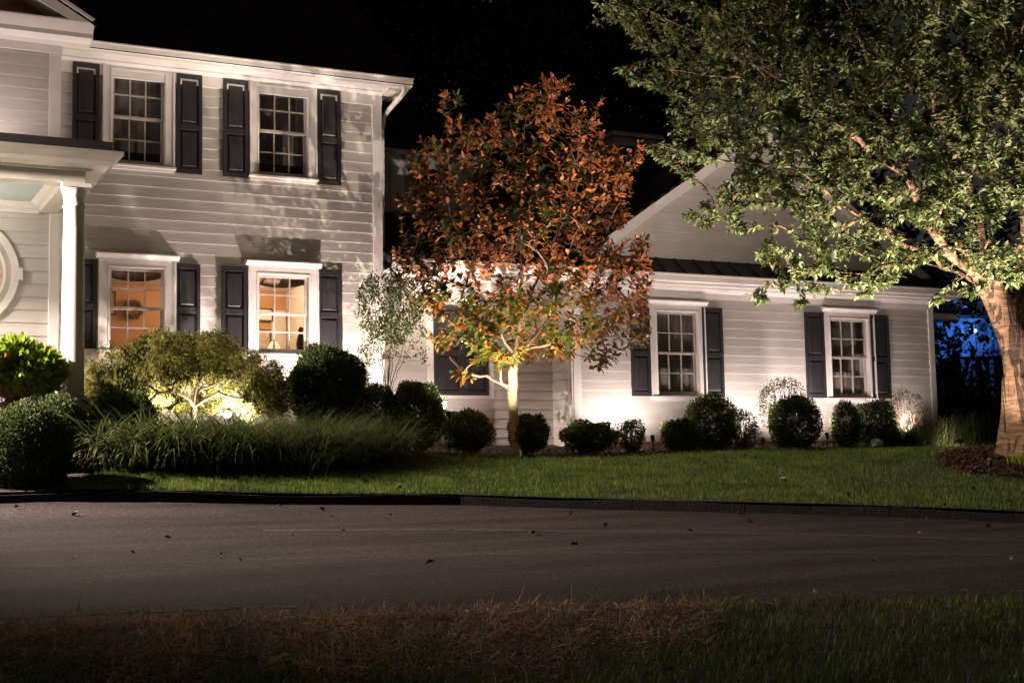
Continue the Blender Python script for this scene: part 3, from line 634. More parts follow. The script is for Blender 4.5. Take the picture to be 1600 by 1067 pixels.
# column
zfl = XZ(115, 632, YP+.1)[1]; xcc = at(114.5, 450, YP+.13)[0]; ycc = YP+.13; rc = 0.150
cm = [(rc*1.38, zfl), (rc*1.38, zfl+.05), (rc*1.32, zfl+.055), (rc*1.36, zfl+.08), (rc*1.22, zfl+.115), (rc*1.05, zfl+.13), (rc, zfl+.17)]
for q in range(9): t_ = q/8; cm.append((rc*(1-.12*t_**1.6), zfl+.2+(zbb-.32-zfl-.2)*t_))
r1 = rc*.88; cm += [(r1*1.10, zbb-.31), (r1*1.13, zbb-.295), (r1*1.10, zbb-.28), (r1, zbb-.27), (r1, zbb-.16), (r1*1.08, zbb-.15), (r1*1.12, zbb-.13), (r1*1.3, zbb-.08), (r1*1.35, zbb-.06), (r1*1.35, zbb-.055)]
colo = P('porch_column', MB().lathe(cm, xcc, ycc, 40), 'trim_white', house, True)
cap = MB().box(xcc-r1*1.42, xcc+r1*1.42, ycc-r1*1.42, ycc+r1*1.42, zbb-.055, zbb-.001); P('column_abacus', cap, 'trim_white', house)
P('column_plinth', MB().box(xcc-rc*1.45, xcc+rc*1.45, ycc-rc*1.45, ycc+rc*1.45, zfl-.04, zfl-.001), 'trim_white', house)
xpe = at(143, 628, YP-.12)[0]
P('porch_floor', MB().box(XL-5, xpe, YP-.14, YL, zfl-.11, zfl-.042), 'trim_white', house)
# brick porch base, brick by brick on its visible end
pb = P('porch_base', MB().box(XL-5, xpe-.06, YP-.06, YL, 0.0, zfl-.11), 'stone_pale', house)
for j in range(8):
    for i in range(12):
        x1_ = xpe-.045-(i+(.5 if j % 2 else 0))*.215; z_ = zfl-.115-(j+1)*.072
        if z_ > ZG-.1: P('brick', MB().box(x1_-.205, x1_, YP-.075, YP-.061, z_, z_+.064), 'brick_red', pb)
# round window on the porch wall
xo, zo = XZ(-64, 425, YL); KR = 0.90; oc = empty('round_window', (xo-6, YL-22, zo)); oc.parent = house
def ring(r0, r1, y0, y1, nn=64):
    mb = MB(); pts = []; r0, r1 = r0*KR, r1*KR
    for i in range(nn):
        a = 2*math.pi*i/nn; c, s_ = math.cos(a), math.sin(a)
        pts += [(xo+r0*c, y0, zo+r0*s_*1.0), (xo+r1*c, y0, zo+r1*s_), (xo+r1*c, y1, zo+r1*s_), (xo+r0*c, y1, zo+r0*s_)]
    f = []
    for i in range(nn):
        j = (i+1) % nn
        for k in range(4): f.append((4*i+k, 4*i+(k+1)%4, 4*j+(k+1)%4, 4*j+k))
    return mb.poly(pts, f)
P('frame', ring(.785, .90, YL-.075, YL+.0), 'trim_white', oc); P('inner_ring', ring(.70, .785, YL-.055, YL+.0), 'sash_white', oc)
P('glazing_ring', ring(.66, .70, YL-.04, YL+.0), 'trim_white', oc)
P('keystone', MB().box(xo+.785*KR, xo+.955*KR, YL-.095, YL-.001, zo-.09, zo+.09), 'trim_white', oc)
P('pane', MB().poly([(xo+.68*KR*math.cos(a*.2618), YL-.03, zo+.68*KR*math.sin(a*.2618)) for a in range(24)], [tuple(range(24))]), 'shade_glow' if False else 'picture_cream', oc)

# ---- link between the main block and the wing
zle = XZ(1020, 424, 21.5)[1]            # top of the gutter of wing and link
print('wing gutter z', zle)
zws = zle-.19
XK0, XK1 = XM1-.02, XW0
wall_sheet('link_wall', XK0, XK1+.3, ZG, zws, YK, [])
clad(XK0, XW0+.05, ZG+.2, zws-.2, YK, [], zref-EXP*20, joints=False)
P('frieze_board', MB().box(XK0, XW0, YK-.05, YK+.01, zws-.2, zws-.001), 'trim_white', house)
P('corner_board', MB().box(at(665, 550, YK)[0], at(677, 550, YK)[0], YK-.045, YK-.0, ZG, zws-.2), 'trim_white', house)
xa, xb, xm = at(678, 550, YK-.06)[0], at(763, 550, YK-.06)[0], at(721, 550, YK-.06)[0]; z0k = XZ(720, 618, YK)[1]; z1k = XZ(720, 478, YK)[1]
P('panel_backing', MB().box(xa-.02, xb+.12, YK-.03, YK-.0, z0k-.05, z1k+.12), 'trim_white', house)
shutter(xa, xm-.004, z0k, z1k, YK, label='closed panelled shutter left of its pair on the recessed wall'); shutter(xm+.004, xb, z0k, z1k, YK, label='closed panelled shutter right of its pair on the recessed wall')
# wing return wall facing left (siding runs in depth)
P('wing_side_wall', MB().box(XW0+.0, XW0+.12, YF+.12, YF+9, ZG, zws), 'sash_white', house)
zc = zref-EXP*20
while zc < zws-.2:
    if zc > ZG+.1:
        x_ = XW0; pts = [(x_-.024, YF+.02, zc), (x_-.024, YK+.0, zc), (x_-.005, YK+.0, zc+EXP-.001), (x_-.005, YF+.02, zc+EXP-.001), (x_+.01, YF+.02, zc), (x_+.01, YK, zc), (x_+.01, YK, zc+EXP-.001), (x_+.01, YF+.02, zc+EXP-.001)]
        P('siding_board', MB().poly(pts, [(0,1,2,3),(7,6,5,4),(0,4,5,1),(1,5,6,2),(2,6,7,3),(3,7,4,0)]), 'painted_siding', house); nb += 1
    zc += EXP
# ---- wing front
wh = [hole(W_wi1), hole(W_wi2)]
wall_sheet('wing_wall', XW0+.02, XW1-.02, ZG, zws+.6, YF, wh)
zfd = XZ(1200, 688.5, YF)[1]
clad(XW0+.13, XW1-.14, zfd, zws-.2, YF, [(h[0]-.13, h[1]+.13, h[2]-.07, h[3]+.11) for h in wh], XZ(1131, 583, YF)[1]-EXP*10)
P('foundation', MB().box(XK0, XW0-.02, YK-.02, YK+.011, ZG-.3, zfd-.02).box(XW0-.02, XW1, YF-.02, YF+.011, ZG-.3, zfd-.003), 'foundation_brown', house)
for xq in ((XW0-.03, XW0+.13), (XW1-.14, XW1+.0)):
    bevelled(P('corner_board', MB().box(*xq, YF-.045, YF+.01, zfd-.02, zws-.2), 'trim_white', house))
bevelled(P('corner_board', MB().box(XW0-.035, XW0-.001, YF+.011, YF+.16, zfd-.02, zws-.2), 'trim_white', house))
P('downspout', MB().tube([(XW0-.10, YF-.38, zws+.02), (XW0-.10, YF-.3, zws-.06), (XW0-.09, YF-.06, zws-.25), (XW0-.09, YF-.04, zfd+.1), (XW0-.09, YF-.15, zfd)], .035, 8), 'gutter_white', house, True)
P('frieze_board', MB().box(XW0-.03, XW1, YF-.05, YF+.01, zws-.2, zws-.03).prof_x([(YF-.05, zws-.10), (YF-.09, zws-.06), (YF-.13, zws-.03), (YF-.13, zws-.0005), (YF-.05, zws-.0005)], XW0-.03, XW1), 'trim_white', house)
xwe = at(1503, 450, 21.55)[0]; yw = 21.55
P('soffit', MB().box(XK0+.02, xwe-.03, yw+.03, YF+.05, zws, zws+.02).box(XK0+.02, XW0-.02, YF+.051, YK, zws+.001, zws+.021), 'trim_white', house)
P('gutter', MB().prof_x([(yw+.09, zws+.022), (yw+.03, zws+.022), (yw-.02, zws+.055), (yw-.04, zws+.15), (yw-.06, zws+.16), (yw-.06, zws+.185), (yw+.09, zws+.185)], XK0+.05, xwe), 'gutter_white', house)
P('fascia', MB().box(XK0+.05, xwe-.02, yw+.0905, yw+.11, zws+.0, zws+.20), 'trim_white', house)
# pent roof below the gable, with standing seams
zp0 = zws+.20; zp1 = XZ(1100, 407, YF-.02)[1]
pr = roof_quad('pent_roof', [(XW0-.5, yw+.06, zp0), (xwe-.05, yw+.06, zp0), (xwe-.05, YF+.02, zp1), (XW0-.5, YF+.02, zp1)], 'metal_roof', .03)
xs_ = XW0-.3
while xs_ < xwe:
    P('standing_seam', MB().poly([(xs_-.012, yw+.05, zp0), (xs_+.012, yw+.05, zp0), (xs_+.012, YF, zp1), (xs_-.012, YF, zp1), (xs_-.008, yw+.05, zp0+.035), (xs_+.008, yw+.05, zp0+.035), (xs_+.008, YF, zp1+.035), (xs_-.008, YF, zp1+.035)], [(0,3,2,1),(4,5,6,7),(0,1,5,4),(1,2,6,5),(2,3,7,6),(3,0,4,7)]), 'metal_roof', pr); xs_ += .42
# gable
xg0, zg0 = XZ(925, 383, YF-.1); xap = (xg0+(2*(XW0+XW1)/2-xg0))/2; _, zap = XZ(1196, 190, YF-.1); xq_, _ = XZ(1196, 190, YF-.1)
slg = (zap-zg0)/(xq_-xg0); xap = (XW0+XW1)/2; zapx = zg0+slg*(xap-xg0); xg1 = 2*xap-xg0
print('gable', xg0, zg0, slg, xap, zapx)
xbase0 = xg0-(zg0-zp1)/slg; xbase1 = 2*xap-xbase0
zc = zp1; hw = .24
P('gable_wall', MB().prof_y([(xbase0, zp1-.3), (xbase0, zp1), (xap, zapx), (xbase1, zp1), (xbase1, zp1-.3)], YF+.012, YF+.1), 'sash_white', house)
while zc < zapx-.25:
    b_ = min(zc+EXP, zapx-.2); f0 = lambda z: xap-(zapx-z)/slg+.1; f1 = lambda z: xap+(zapx-z)/slg-.1
    clap('siding_board', f0(zc), f1(zc), zc, b_-.001, zc, YF, slope=(f0(b_), f1(b_))); zc += EXP
rk = MB()
for sgn in (1, -1):
    X0 = xap-sgn*(xap-xbase0+.15); Z0 = zp1-.15*slg
    q = [(X0, Z0+.02), (xap, zapx+.02), (xap, zapx-.24), (X0+sgn*.35, Z0-.02)]
    rk.prof_y(q if sgn > 0 else q[::-1], YF-.14, YF-.01)
P('raking_cornice', rk, 'trim_white', house)
for sgn in (1, -1):
    X0 = xap-sgn*(xap-xbase0+.25); Z0 = zapx+.03-abs(xap-X0)*slg
    pts = [(X0, YF-.22, Z0), (X0, YF+9, Z0), (xap, YF+9, zapx+.03), (xap, YF-.22, zapx+.03)]
    roof_quad('gable_roof', pts if sgn > 0 else pts[::-1], th=.05)
# half round louvre in the gable
vx, vz = XZ(1190, 322, YF-.03); vt = empty('gable_vent', (vx-6, 0-.03, vz)); vt.parent = house
nn = 20; pts = []
for i in range(nn+1):
    a = math.pi*i/nn; c, s_ = math.cos(a), math.sin(a)
    pts += [(vx+.32*c, YF-.07, vz+.32*s_), (vx+.40*c, YF-.07, vz+.40*s_), (vx+.40*c, YF-.0, vz+.40*s_), (vx+.32*c, YF-.0, vz+.32*s_)]
P('frame', MB().poly(pts, [(4*i+k, 4*i+(k+1)%4, 4*i+4+(k+1)%4, 4*i+4+k) for i in range(nn) for k in range(4)]).box(vx-.42, vx+.42, YF-.08, YF, vz-.06, vz), 'trim_white', vt)
for k in range(5):
    z_ = vz+.02+k*.06; hw_ = math.sqrt(max(.32**2-(z_-vz)**2, .01)); P('slat', MB().prof_x([(YF-.055, z_), (YF-.05, z_-.008), (YF-.025, z_+.04), (YF-.03, z_+.048)], vx-hw_, vx+hw_), 'sash_white', vt)
P('wing_far_wall', MB().box(XW1-.14, XW1-.02, YF+.13, YF+9, ZG, zws+.1), 'painted_siding', house)
# lower right return eave seen past the corner
xr_, zr_ = XZ(1458, 497, YF+.6)
P('side_eave', MB().box(XW1+.01, at(1490, 492, YF+.6)[0], YF+.5, YF+2.2, zr_-.02, zr_+.10), 'trim_white', house)
roof_quad('side_eave_roof', [(XW1+.01, YF+.45, zr_+.36), (XW1+.01, YF+2.3, zr_+.36), (at(1492, 492, YF+.5)[0], YF+2.3, zr_+.101), (at(1492, 492, YF+.5)[0], YF+.45, zr_+.101)][::-1], th=.03)
# link roof: lower slope, upper wall with window, upper roof
zlk0 = zws+.20; YU = 25.2; zlk1 = XZ(620, 331, YU)[1]
roof_quad('link_roof', [(XK0+.02, yw+.07, zlk0), (XW0+.4, yw+.07, zlk0), (XW0+.4, YU, zlk1), (XK0+.02, YU, zlk1)])
roof_quad('upper_link_slope', [(XK0+.02, YU, zlk1), (XW0+4, YU, zlk1), (XW0+4, YU+4, zlk1+2.6), (XK0+.02, YU+4, zlk1+2.6)])
xu1 = at(738, 290, YU)[0]; zu1 = XZ(620, 243, YU)[1]; xu0 = XM1-.5; YD = YU-.02
P('dormer_wall', MB().box(xu0, xu1, YD-.05, YU+3, zlk1-.25, zu1), 'painted_siding', house)
P('dormer_trim', MB().box(xu0, xu1+.15, YD-.30, YU+3, zu1, zu1+.16).box(at(608,280,YD)[0], at(629,280,YD)[0], YD-.09, YD-.051, zlk1+.0, zu1-.1), 'trim_white', house)
xq0, xq1 = at(628, 280, YD-.05)[0], at(690, 280, YD-.05)[0]
P('dormer_casing', MB().box(xq0-.0, xq0+.26, YD-.085, YD-.051, zlk1-.1, zu1-.02).box(xq1-.1, xq1, YD-.085, YD-.051, zlk1-.1, zu1-.02).box(xq0+.26, xq1-.1, YD-.086, YD-.051, zu1-.25, zu1-.02), 'sash_white', house)
P('dormer_pane', MB().box(xq0+.26, xq1-.1, YD-.06, YD-.0505, zlk1-.1, zu1-.25), 'black_metal', house)
roof_quad('dormer_roof', [(xu0, YD-.33, zu1+.17), (xu1+.18, YD-.33, zu1+.17), (xu1-.2, YU+4, zu1+2.3), (xu0, YU+4, zu1+2.3)])
# cupola beyond the gable roof
YCu = 29.0
cx0, cz0 = XZ(962, 300, YCu); cx1, cz1 = XZ(1030, 212, YCu); cw = cx1-cx0
cu = empty('cupola', (cx0-6, YCu-22, cz0-1.5)); cu.parent = house
P('wall', MB().box(cx0, cx1, YCu, YCu+cw, cz0-1.6, cz1-.12), 'painted_siding', cu)
P('cornice', MB().box(cx0-.08, cx1+.08, YCu-.08, YCu+cw+.08, cz1-.12, cz1), 'trim_white', cu)
P('window_pane', MB().box(cx0+cw*.55, cx1-cw*.12, YCu-.02, YCu-.001, cz0-.3, cz1-.35).box(cx0+cw*.12, cx0+cw*.42, YCu-.02, YCu-.001, cz0-.3, cz1-.35), 'black_metal', cu)
mx_, my_ = (cx0+cx1)/2, YCu+cw/2
P('roof', MB().poly([(cx0-.15, YCu-.15, cz1), (cx1+.15, YCu-.15, cz1), (cx1+.15, YCu+cw+.15, cz1), (cx0-.15, YCu+cw+.15, cz1), (mx_, my_, cz1+.85)], [(0,1,4),(1,2,4),(2,3,4),(3,0,4),(3,2,1,0)]), 'roof_membrane', cu)
print('siding boards', nb)

# ---- lit rooms behind the two lower windows of the main block
zf = W_lo2[2]-1.0; zce = W_lo2[3]+.32; xr0, xr1 = XL-.5, XM1-.3; yr0, yr1 = YF+.125, YF+4.3
xdiv = (W_lo1[1]+W_lo2[0])/2
rm = MB().box(xr0, xdiv-.05, yr1, yr1+.1, zf, zce).box(xr0-.1, xr0, yr0, yr1+.1, zf, zce)
P('dining_room_wall', rm, 'interior_tan', house)
P('parlour_wall', MB().box(xdiv-.05, xr1+4.5, yr1+.0, yr1+.1, zf, zce).box(xr1+4.5, xr1+4.6, yr0+.8, yr1+.1, zf, zce), 'interior_tan', house)
P('room_ceiling', MB().box(xr0-.1, xr1+.1, yr0, yr1+.1, zce, zce+.05), 'interior_cream', house)
P('room_floor', MB().box(xr0-.1, xr1+.1, yr0, yr1+.1, zf-.05, zf), 'wood_dark', house)
P('room_side_wall', MB().box(xr1, xr1+.05, yr0, yr1, zf, zce), 'interior_cream', house)
# wreaths, picture, mirror, doorway, lamp seen through the glass
def in_room(px, py, Y): p = at(px, py, Y); return float(p[0]), float(p[2])
yb_ = yr1-.06
wx, wz = in_room(207, 484, yb_)
def wreath(name, x, y, z, r, lab):
    mb = MB(); t = 20
    for i in range(46):
        a = 2*math.pi*i/46+random.uniform(-.05, .05)
        for q in range(3):
            b = random.uniform(-1, 1); c = np.array([x+r*.72*math.cos(a), y, z+r*.72*math.sin(a)]); d_ = np.array([math.cos(a)*(1 if q < 2 else -.8)+random.uniform(-.4, .4), -random.uniform(.1, .5), math.sin(a)*(1 if q < 2 else -.8)+random.uniform(-.4, .4)])*r*.3
            s2 = np.array([-math.sin(a), 0, math.cos(a)])*r*.07; mb.poly([c-s2, c+s2, c+d_], [(0, 1, 2)])
    ringpts = [(x+r*.72*math.cos(2*math.pi*i/30), y+.02, z+r*.72*math.sin(2*math.pi*i/30)) for i in range(31)]
    mb.tube(ringpts, r*.17, 8); o = link(name, mb.mesh(name), 'wreath_brown'); tag(o, lab, 'wreath'); return o
wreath('wreath', wx, yb_-.03, wz, .20, 'brown twig wreath on the tan wall inside the left lit window')
wx2, wz2 = in_room(207, 524, yb_)
P('picture_rail', MB().box(xr0, xdiv-.05, yb_+.03, yb_+.058, wz2-.35, wz2-.28), 'wood_dark', house)
def picture(px0, px1, py0, py1, Y, m, lab, fw=.03):
    xa, zb2 = in_room(px0, (py0+py1)/2, Y)[0], in_room((px0+px1)/2, py1, Y)[1]; xb_, za = in_room(px1, (py0+py1)/2, Y)[0], in_room((px0+px1)/2, py0, Y)[1]
    t = empty('framed_picture', (xa, Y, zb2), lab, 'picture')
    P('frame', MB().box(xa-fw, xa, Y-.03, Y, zb2-fw, za+fw).box(xb_, xb_+fw, Y-.03, Y, zb2-fw, za+fw).box(xa, xb_, Y-.03, Y, zb2-fw, zb2).box(xa, xb_, Y-.03, Y, za, za+fw), 'wood_dark', t)
    P('canvas', MB().box(xa, xb_, Y-.015, Y-.005, zb2, za), m, t)
picture(171, 178, 458, 490, yb_, 'picture_cream', 'narrow framed picture left of the wreath inside the left lit window')
picture(403, 424, 484, 500, yb_, 'lamp_shade', 'wide pale framed mirror high on the wall inside the right lit window')
picture(402, 421, 516, 545, yb_, 'picture_cream', 'framed print of pampas grass low inside the right lit window', .015)
xa, xb_ = in_room(428, 520, yb_)[0], in_room(447, 520, yb_)[0]
P('inner_doorway', MB().box(xa, xb_, yb_+.0, yb_+.055, zf, in_room(437, 485, yb_)[1]).box(xa-.05, xa, yb_-.03, yb_+.05, zf, in_room(437, 482, yb_)[1]), 'interior_cream', house)
# floor lamp with glowing shade, figurine
lx, lz = in_room(428, 532, YF+2.6)
t = empty('table_lamp', (lx, YF+2.6, lz-.5), 'small glowing table lamp inside the right lit window', 'lamp')
P('shade', MB().lathe([(.05, lz-.02), (.12, lz-.14), (.115, lz-.14), (.045, lz-.021)], lx, YF+2.6, 20), 'shade_glow', t, True)
P('base', MB().lathe([(.07, lz-.5), (.03, lz-.46), (.05, lz-.36), (.02, lz-.25), (.01, lz-.05)], lx, YF+2.6, 14), 'urn_bronze', t, True)
fx, fz = in_room(470, 528, YF+1.6)
t = link('figurine', MB().lathe([(.05, fz-.45), (.07, fz-.25), (.085, fz-.1), (.06, fz+.02), (.03, fz+.08), (.045, fz+.13), (.035, fz+.18), (.005, fz+.2)], fx, YF+1.6, 16).mesh('figurine', True), 'urn_bronze'); tag(t, 'dark carved figurine standing inside at the right of the right lit window', 'figurine')
tb = empty('side_table', (lx, YF+2.1, zf), 'dark side table behind the glass of the right lit window', 'table')
ztb = min(lz-.5, fz-.45)
P('top', MB().box(lx-.5, fx+.35, YF+1.3, YF+2.9, ztb-.04, ztb), 'wood_dark', tb)
for sx in (lx-.45, fx+.3):
    for sy in (YF+1.35, YF+2.85): P('leg', MB().box(sx-.03, sx+.03, sy-.03, sy+.03, zf, ztb-.04), 'wood_dark', tb)
# swag valances
for W, lb_ in ((W_lo1, 'left'), (W_lo2, 'right')):
    mb = MB(); n = 24; x0_, x1_ = W[0]-.05, W[1]+.05; pts = []
    for i in range(n+1):
        u = i/n; xx = x0_+(x1_-x0_)*u; dp = .10+.09*(1-(2*u-1)**2)
        for k in range(5): pts.append((xx, YF+.24-.02*math.sin(k*1.6+u*2), W[3]+.08-dp*k/4-(.08 if k else 0)))
    mb.poly(pts, [(5*i+k, 5*i+5+k, 5*i+6+k, 5*i+1+k) for i in range(n) for k in range(4)])
    o = link('valance', mb.mesh('valance'), 'fabric_dark'); tag(o, 'dark swag valance hanging inside the %s lit window' % lb_, 'curtain')

def lamp(name, kind, loc, energy, color, target=None, size=60, blend=.5, rad=.04):
    l = bpy.data.lights.new(name, kind); l.energy = energy; l.color = color; l.shadow_soft_size = rad
    o = bpy.data.objects.new(name, l); COL.objects.link(o); o.location = loc
    if kind == 'SPOT': l.spot_size = R(size); l.spot_blend = blend; o.rotation_euler = (Vector(target)-Vector(loc)).to_track_quat('-Z', 'Y').to_euler()
    return o
lamp('dining_room_lamp', 'POINT', ((W_lo1[0]+W_lo1[1])/2+.6, YF+2.4, zce-.35), 16, (1, .62, .33), rad=.12)
lamp('parlour_lamp', 'POINT', (W_lo2[1]-.2, YF+2.9, zce-.35), 110, (1, .76, .52), rad=.12)

# ------------------------------------------------------------------ landscape spotlights (fixture + lamp)
WARM = (1.0, 0.79, 0.72); WHITE = (1.0, 0.80, 0.74)
def fixture(x, y, z, tx, ty, tz, energy, color, size, lab, blend=.7, stake=.0, rad=.03):
    t = empty('landscape_spotlight', (x, y, z), lab, 'spotlight', 'uplights in the planting beds')
    d = np.array([tx-x, ty-y, tz-z]); d /= np.linalg.norm(d); c = np.array([x, y, z+.14+stake])
    P('stake', MB().tube([(x, y, z-.05), (x, y, z+.12+stake)], .010, 6), 'black_metal', t)
    P('housing', MB().tube([c-d*.06, c-d*.05, c+d*.045], [.02, .034, .040], 12), 'black_metal', t)
    P('lens', MB().tube([c+d*.0455, c+d*.047], .034, 12), 'lens_glow', t)
    lamp('spot_lamp', 'SPOT', tuple(c+d*.07), energy, color, (tx, ty, tz), size, blend, rad)

def gz(x, y, off=.112): return H1(x, y)+off
def fx_px(px, Y, tx, ty, tz, *a, **k):
    x = at(px, 690, Y)[0]; fixture(float(x), Y, gz(x, Y), tx, ty, tz, *a, **k)
def up(px, Y, dx, ty, tz, e, c, size, lab, **k):
    x = float(at(px, 690, Y)[0]); fixture(x, Y, gz(x, Y), x+dx, ty, tz, e, c, size, lab, **k)
up(340, 19.55, -.05, 20.6, 2.5, 260, (1, .86, .70), 150, 'uplight in front of the weeping maple trunk')
up(372, 20.7, .0, 22.0, 6.8, 1250, WARM, 125, 'uplight behind the weeping maple')
up(240, 20.75, .0, 22.0, 6.8, 650, WARM, 120, 'uplight behind the left side of the weeping maple')
up(520, 21.05, .0, 22.0, 6.4, 1000, WARM, 125, 'uplight behind the loose rounded shrub by the lit window')
up(962, 21.62, -.1, 21.9, 2.0, 60, WHITE, 120, 'uplight between the low shrubs left of the wing window')
up(1192, 21.62, .0, 21.9, 2.0, 80, WHITE, 120, 'uplight behind the bare-backed shrub in the middle of the wing')
up(1425, 21.7, -.1, 21.9, 2.0, 45, WHITE, 120, 'uplight behind the sparse shrub near the wing corner')
up(1020, 21.0, .1, 22.0, 2.7, 160, WHITE, 150, 'added staked fill light between the twiggy shrub and the low boxwood', stake=.10, rad=.12)  # this and the next three staked lights are added fill for the wing wall
up(1166, 21.0, .2, 22.0, 2.7, 210, WHITE, 150, 'added staked fill light behind the thin twiggy shrub', stake=.10, rad=.12)
up(1293, 20.95, .1, 22.0, 2.7, 290, WHITE, 150, 'added staked fill light left of the narrow upright boxwood', stake=.10, rad=.12)
up(1418, 21.0, .1, 22.0, 2.7, 230, WHITE, 150, 'added staked fill light in front of the see-through corner shrub', stake=.10, rad=.12)
up(1500, 20.35, .1, 21.4, .9, 26, WHITE, 150, 'small added fill light in front of the grass clump at the wing corner', rad=.1)  # added fill, only there to brighten the dark grass clump
up(815, 18.9, .1, 20.6, 4.8, 1900, (1, .82, .62), 96, 'uplight in front of the bronze magnolia trunk')
up(700, 21.6, -.2, 22.8, 3.4, 150, WARM, 140, 'uplight behind the round boxwood by the closed shutters')
up(703, 20.2, -1.6, 25.0, 7.2, 1200, WARM, 42, 'added staked dormer light between the egg-shaped boxwood and the next ball', stake=.5)  # added narrow beam to brighten the dormer wall above the link roof
xch = float(dep(1480, 720, 20.0)[0]); ych = float(dep(1480, 720, 20.0)[1])

# ------------------------------------------------------------------ vegetation
def bush(px0, px1, pt, pb, Y, n, ls, label, leaf='boxwood_leaf', sparse=0.0, name='boxwood_shrub', group='clipped shrubs in the beds', lump=0.12, hollow=.35, dirs=None, cat='shrub', flat=1.0):
    pc = at((px0+px1)/2, pb, Y); Zd = depth_of(pc); rx = (px1-px0)/2*Zd/F; ztop = at((px0+px1)/2, pt, Y)[2]
    zb_ = at((px0+px1)/2, pb, Y)[2]; zg = min(gz(pc[0], Y), zb_+.05); rz = (ztop-zb_)/2; c = np.array([pc[0], Y, zb_+rz])
    n = int(n*(1.7 if sparse else 2.7)); t = empty(name, (float(pc[0]), Y, float(zg)), label, cat, group)
    # shell points of a squarish ellipsoid with lumps
    u = rnd_dirs(n); ph = rng.uniform(0, 6.28, (6,)); fr = rng.normal(size=(6, 3))*2.6
    lum = sum(np.sin(u@fr[i]*1.6+ph[i]) for i in range(6))/6
    sup = 1/(np.abs(u)**2.6).sum(1)**(1/2.6)
    rr = (hollow+(1-hollow)*rng.random(n)**.45+.10*(rng.random(n)**9))*(1+(lump*1.9+.05)*lum)*(sup*.55+.45)
    if sparse: keep = rng.random(n) > sparse*(.5+.5*np.sin(u@fr[0]*2)); u, rr, n = u[keep], rr[keep], int(keep.sum())
    S3 = np.array([rx, rx*.92, rz*1.02]); Pp = c+u*rr[:, None]*S3
    low = Pp[:, 2] > zb_+.01; Pp, u = Pp[low], u[low]; n = len(Pp)
    D = u+rnd_dirs(n)*.8+np.array([0, 0, .35]); N_ = u+rnd_dirs(n)*.5+np.array([0, 0, .4])
    L_ = ls*rng.uniform(.7, 1.3, n); V, Fc = leaf_arr(Pp, D, N_, L_, L_*.6, 'rhomb')
    # stray shoots past the clipped outline
    ns = 34; us = rnd_dirs(ns); us[:, 2] = np.abs(us[:, 2]); Ps = []; Ds = []
    for q_ in range(5): Ps.append(c+us*S3*(1.0+.035*q_)*rng.uniform(.92, 1.0, (ns, 1))); Ds.append(us+rnd_dirs(ns)*.8)
    Ps, Ds = np.vstack(Ps), np.vstack(Ds); Ls = ls*rng.uniform(.6, 1.1, len(Ps)); V2, F2 = leaf_arr(Ps, Ds, rnd_dirs(len(Ps)), Ls, Ls*.6, 'rhomb')
    part('foliage', mesh_np('foliage', np.vstack([V, V2]), np.vstack([Fc, F2+len(V)])), leaf, t)
    mb = MB(); k = 26 if sparse else 12
    for i in range(k):
        q = rnd_dirs(1)[0]; q[2] = abs(q[2])*.9+.15; e = c+q*S3*rng.uniform(.75, .97); b0 = np.array([pc[0]+rng.normal()*rx*.12, Y+rng.normal()*rx*.12, zg-.03])
        md = (b0+e)/2+np.array([q[0]*rx*.25, q[1]*rx*.2, -.04]); mb.tube([b0, md, e], [.014, .009, .003], 4)
        for r_ in range(2): e2 = md+(e-md)*rng.uniform(.1, .6); mb.tube([e2, e2+(rnd_dirs(1)[0]*.5+q)*rx*.35], [.006, .002], 4)
    P('stems', mb, 'twig_bark', t); return t
B = bush
B(-34, 105, 634, 784, 16.9, 15000, .034, 'large dark boxwood ball at the left edge of the lawn', lump=.05)
B(44, 133, 621, 752, 17.9, 10000, .034, 'dark boxwood ball just behind the largest one at the left', lump=.06)
B(150, 242, 612, 690, 18.6, 8000, .036, 'green boxwood between the porch base and the weeping maple', lump=.07)
B(447, 573, 540, 672, 20.35, 17000, .046, 'tall loose rounded shrub in front of the right lit window', 'boxwood_leaf', 0, 'rounded_shrub', None, .14, .3)
B(545, 628, 603, 690, 20.7, 6000, .034, 'low dark shrub half hidden behind the grasses right of the lit windows', lump=.14)
B(611, 694, 597, 704, 20.5, 9000, .036, 'big egg-shaped boxwood at the right end of the grasses', lump=.09)
B(695, 769, 643, 704, 20.75, 5200, .036, 'round boxwood under the closed shutters, left of the magnolia trunk', lump=.12)
B(794, 856, 648, 704, 20.4, 4200, .036, 'small boxwood directly in front of the magnolia trunk', lump=.12)
B(880, 961, 660, 704, 20.9, 4600, .036, 'low wide boxwood left of the first wall uplight', lump=.14)
B(965, 1008, 659, 704, 20.9, 1700, .034, 'smallest grey-leaved twiggy shrub under the left wing window', 'boxwood_grey_leaf', .2, lump=.2, hollow=.3)
B(1036, 1096, 657, 704, 20.8, 3600, .036, 'low boxwood overlapping the tall dense one below the wing windows', lump=.16)
B(1072, 1152, 620, 703, 21.25, 7500, .034, 'tall dense dome-shaped boxwood right of the left wing window', lump=.05)
B(1131, 1186, 641, 703, 20.85, 2300, .034, 'narrow thin twiggy shrub with half its leaves missing', 'boxwood_grey_leaf', .35, lump=.1, hollow=.45)
B(1186, 1266, 593, 676, 21.3, 3000, .032, 'brown see-through ball shrub rising behind a greener one', 'boxwood_grey_leaf', .35, lump=.06, hollow=.6)
B(1203, 1283, 620, 702, 20.8, 7000, .034, 'tall egg-shaped green boxwood left of the last wing window', lump=.06)
B(1303, 1346, 629, 702, 20.7, 2800, .034, 'narrow upright boxwood below the last wing window', lump=.1)
B(1336, 1402, 625, 698, 21.1, 4200, .034, 'rounded boxwood under the right edge of the last wing window', lump=.1)
